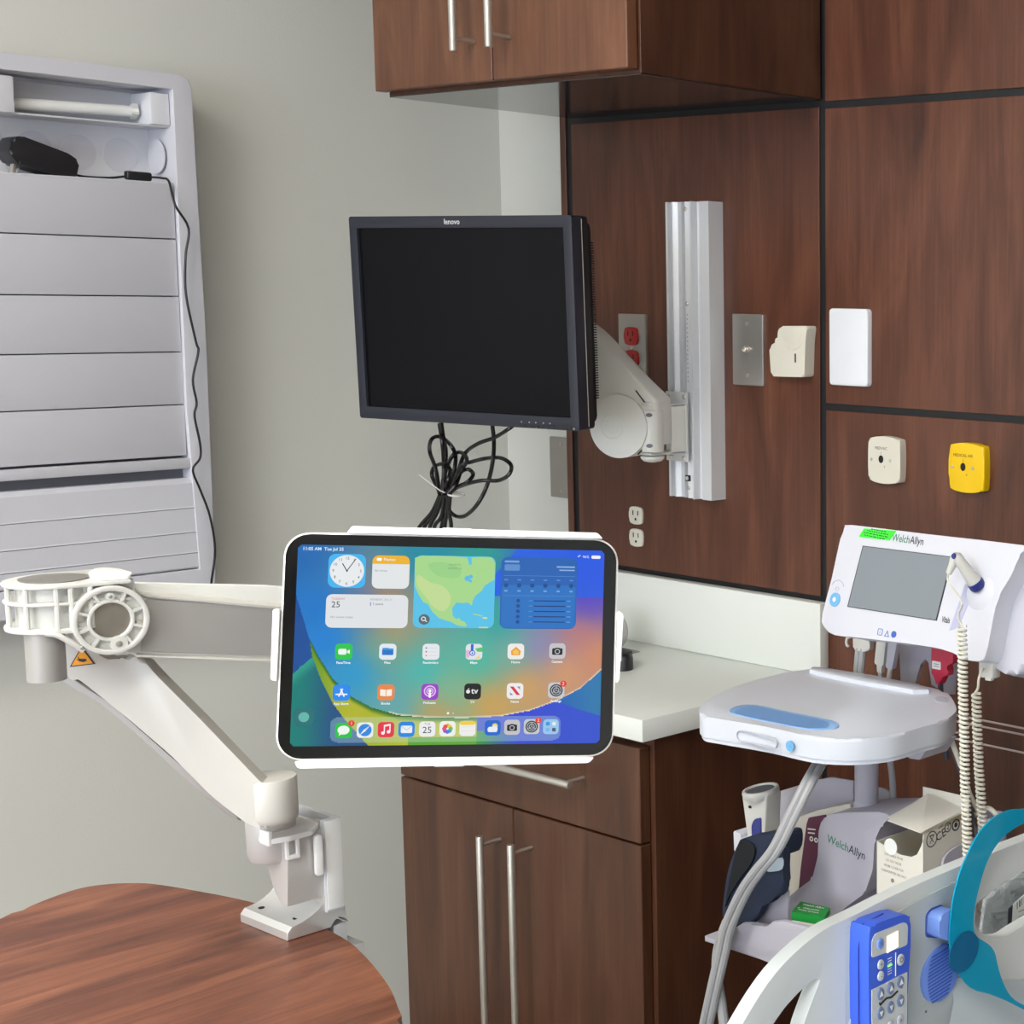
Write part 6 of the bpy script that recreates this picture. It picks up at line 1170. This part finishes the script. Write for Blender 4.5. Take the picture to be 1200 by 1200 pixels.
b = BM(); tube(b, cr([(PX + .0012, -.8085, .8440), (PX + .0012, -.8000, .8475), (PX + .0012, -.7930, .8465), (PX + .0012, -.7840, .8495)], 4, False), .0010, 6, flat=1); prism(b, circ(.0018, 12, -.7785, .8520), FP, .0008, .0014); tube(b, [(PX + .0012, -.8095, .8465), (PX + .0012, -.8080, .8435)], .0008, 6); part('bed_symbol', b, INK, hc)
b = BM(); tube(b, [(PX + .0010, -.7868, .8650), (PX + .0010, -.7868, .8880)], .0005, 5); part('divider_line', b, WPL2, hc)
b = BM()
for k in range(7): tube(b, [(PX + .0010, -.7975, .8700 + k * .0025), (PX + .0010, -.7925, .8702 + k * .0025)], .0004, 5)
part('level_bars', b, WPL2, hc)
b = BM(); tube(b, [(PX + .0011, -.7975, .8780), (PX + .0011, -.7925, .8782)], .0008, 6); part('level_light', b, glow('green_led', '7CFF60', 1.4), hc)
b = BM(); box(b, FX(XR), -.828, -.764, .74, .918, .0005, .0008 + .0, .0002); part('docking_plate', b, BEDG, rail)

# ---- teal strap
XS = 1.772
ts = thing('teal_strap', 'translucent teal plastic loop hooked over the bed side rail', 'strap', (XS, -.69, .80))
o = cr([(p[1], p[2]) for p in SH['strap']], 3)
b = BM(); prism(b, o, FX(XS), -.0016, .0, .0004, 1); part('loop', b, TEAL, ts)
b = BM(); prism(b, circ(.0235, 32, -.6815, .8548, ry=.0205), FX(XS), .0003, .0010, .0003, 1); part('round_tab', b, TEALD, ts, label='darker round teal tab')
b = BM(); tube(b, [(XS - .001, -.682, .855), (XR + .001, -.682, .855)], .0035, 10); part('hook_pin', b, TEALD, ts)

# ---- clear bag behind the rail opening
cbg = thing('clear_bag', 'crinkled clear plastic bag with white barcode label behind the rail opening', 'plastic bag', (1.69, -.52, .78))
b = BM(); N = 22; g = [[None] * (N + 1) for _ in range(N + 1)]
rnd = random.Random(5)
for i in range(N + 1):
    for j in range(N + 1):
        y = -.62 + .24 * i / N; z = .78 + .115 * j / N
        g[i][j] = b.verts.new((1.6945 + .007 * math.sin(i * 1.3 + j * .7) + rnd.uniform(-.004, .004), y, z))
for i in range(N):
    for j in range(N): b.faces.new((g[i][j], g[i + 1][j], g[i + 1][j + 1], g[i][j + 1]))
bo = part('bag_film', b, BAGM, cbg, sharp=20)
b = BM(); prism(b, [(-.545, .790), (-.535, .846), (-.44, .866), (-.44, .800)], FX(1.684), -.004, 0, .001); part('packed_supplies', b, plain('pale_packing', 'C2C8CA', .5, var=.2, scale=120), cbg)
b = BM(); LF_ = FX(1.7080); prism(b, [(-.5215, .8010), (-.5175, .8420), (-.4400, .8640), (-.4400, .8230)], LF_, 0, .0006); part('white_label', b, WPL2, cbg)
b = BM(); prism(b, [(-.5280, .8000), (-.5260, .8395), (-.5185, .8415), (-.5215, .8010)], LF_, 0, .0007); 
for k in range(9): w_ = (.0010, .0018, .0008, .0022, .0010)[k % 5]; y = -.5110 + k * .0042; prism(b, [(y, .8345 + k * .0011), (y, .8420 + k * .0011), (y + w_, .8423 + k * .0011), (y + w_, .8348 + k * .0011)], LF_, .0006, .0008)
part('barcode', b, INK, cbg)
b = BM()
for k in range(4): box(b, LF_, -.5080, -.478, .8300 - k * .006, .8308 - k * .006, .0006, .0008)
part('label_print', b, CARDG, cbg)

# ================================================================== LIGHT, CAMERA
w = bpy.data.worlds.new('World'); bpy.context.scene.world = w; w.use_nodes = True
w.node_tree.nodes['Background'].inputs['Color'].default_value = (.9, .95, 1, 1); w.node_tree.nodes['Background'].inputs['Strength'].default_value = .3
for (nm, loc, rot, sx_, sy_, e, col) in AREAS:
    L = bpy.data.lights.new(nm, 'AREA'); L.shape = 'RECTANGLE'; L.size = sx_; L.size_y = sy_; L.energy = e; L.color = col
    o = bpy.data.objects.new(nm, L); C.objects.link(o); o.location = loc; o.rotation_euler = [math.radians(a) for a in rot]
cam = bpy.data.cameras.new('camera'); co = bpy.data.objects.new('camera', cam); C.objects.link(co)
R_, U_, F_ = V(CAM['r']), V(CAM['u']), V(CAM['f'])
co.matrix_world = Matrix(((R_.x, U_.x, -F_.x, CAM['c'][0]), (R_.y, U_.y, -F_.y, CAM['c'][1]), (R_.z, U_.z, -F_.z, CAM['c'][2]), (0, 0, 0, 1)))
cam.sensor_width = 36; cam.lens = CAM['F'] / 1200 * 36; cam.shift_x = (600 - CAM['cx']) / 1200; cam.shift_y = (CAM['cy'] - 600) / 1200
cam.clip_start = .05; cam.clip_end = 50
s = bpy.context.scene; s.camera = co
s.view_settings.view_transform = 'Standard'; s.view_settings.look = 'None'; s.view_settings.gamma = 1; s.view_settings.exposure = EXPOSURE
s.view_settings.use_curve_mapping = False
s.cycles.use_denoising = True
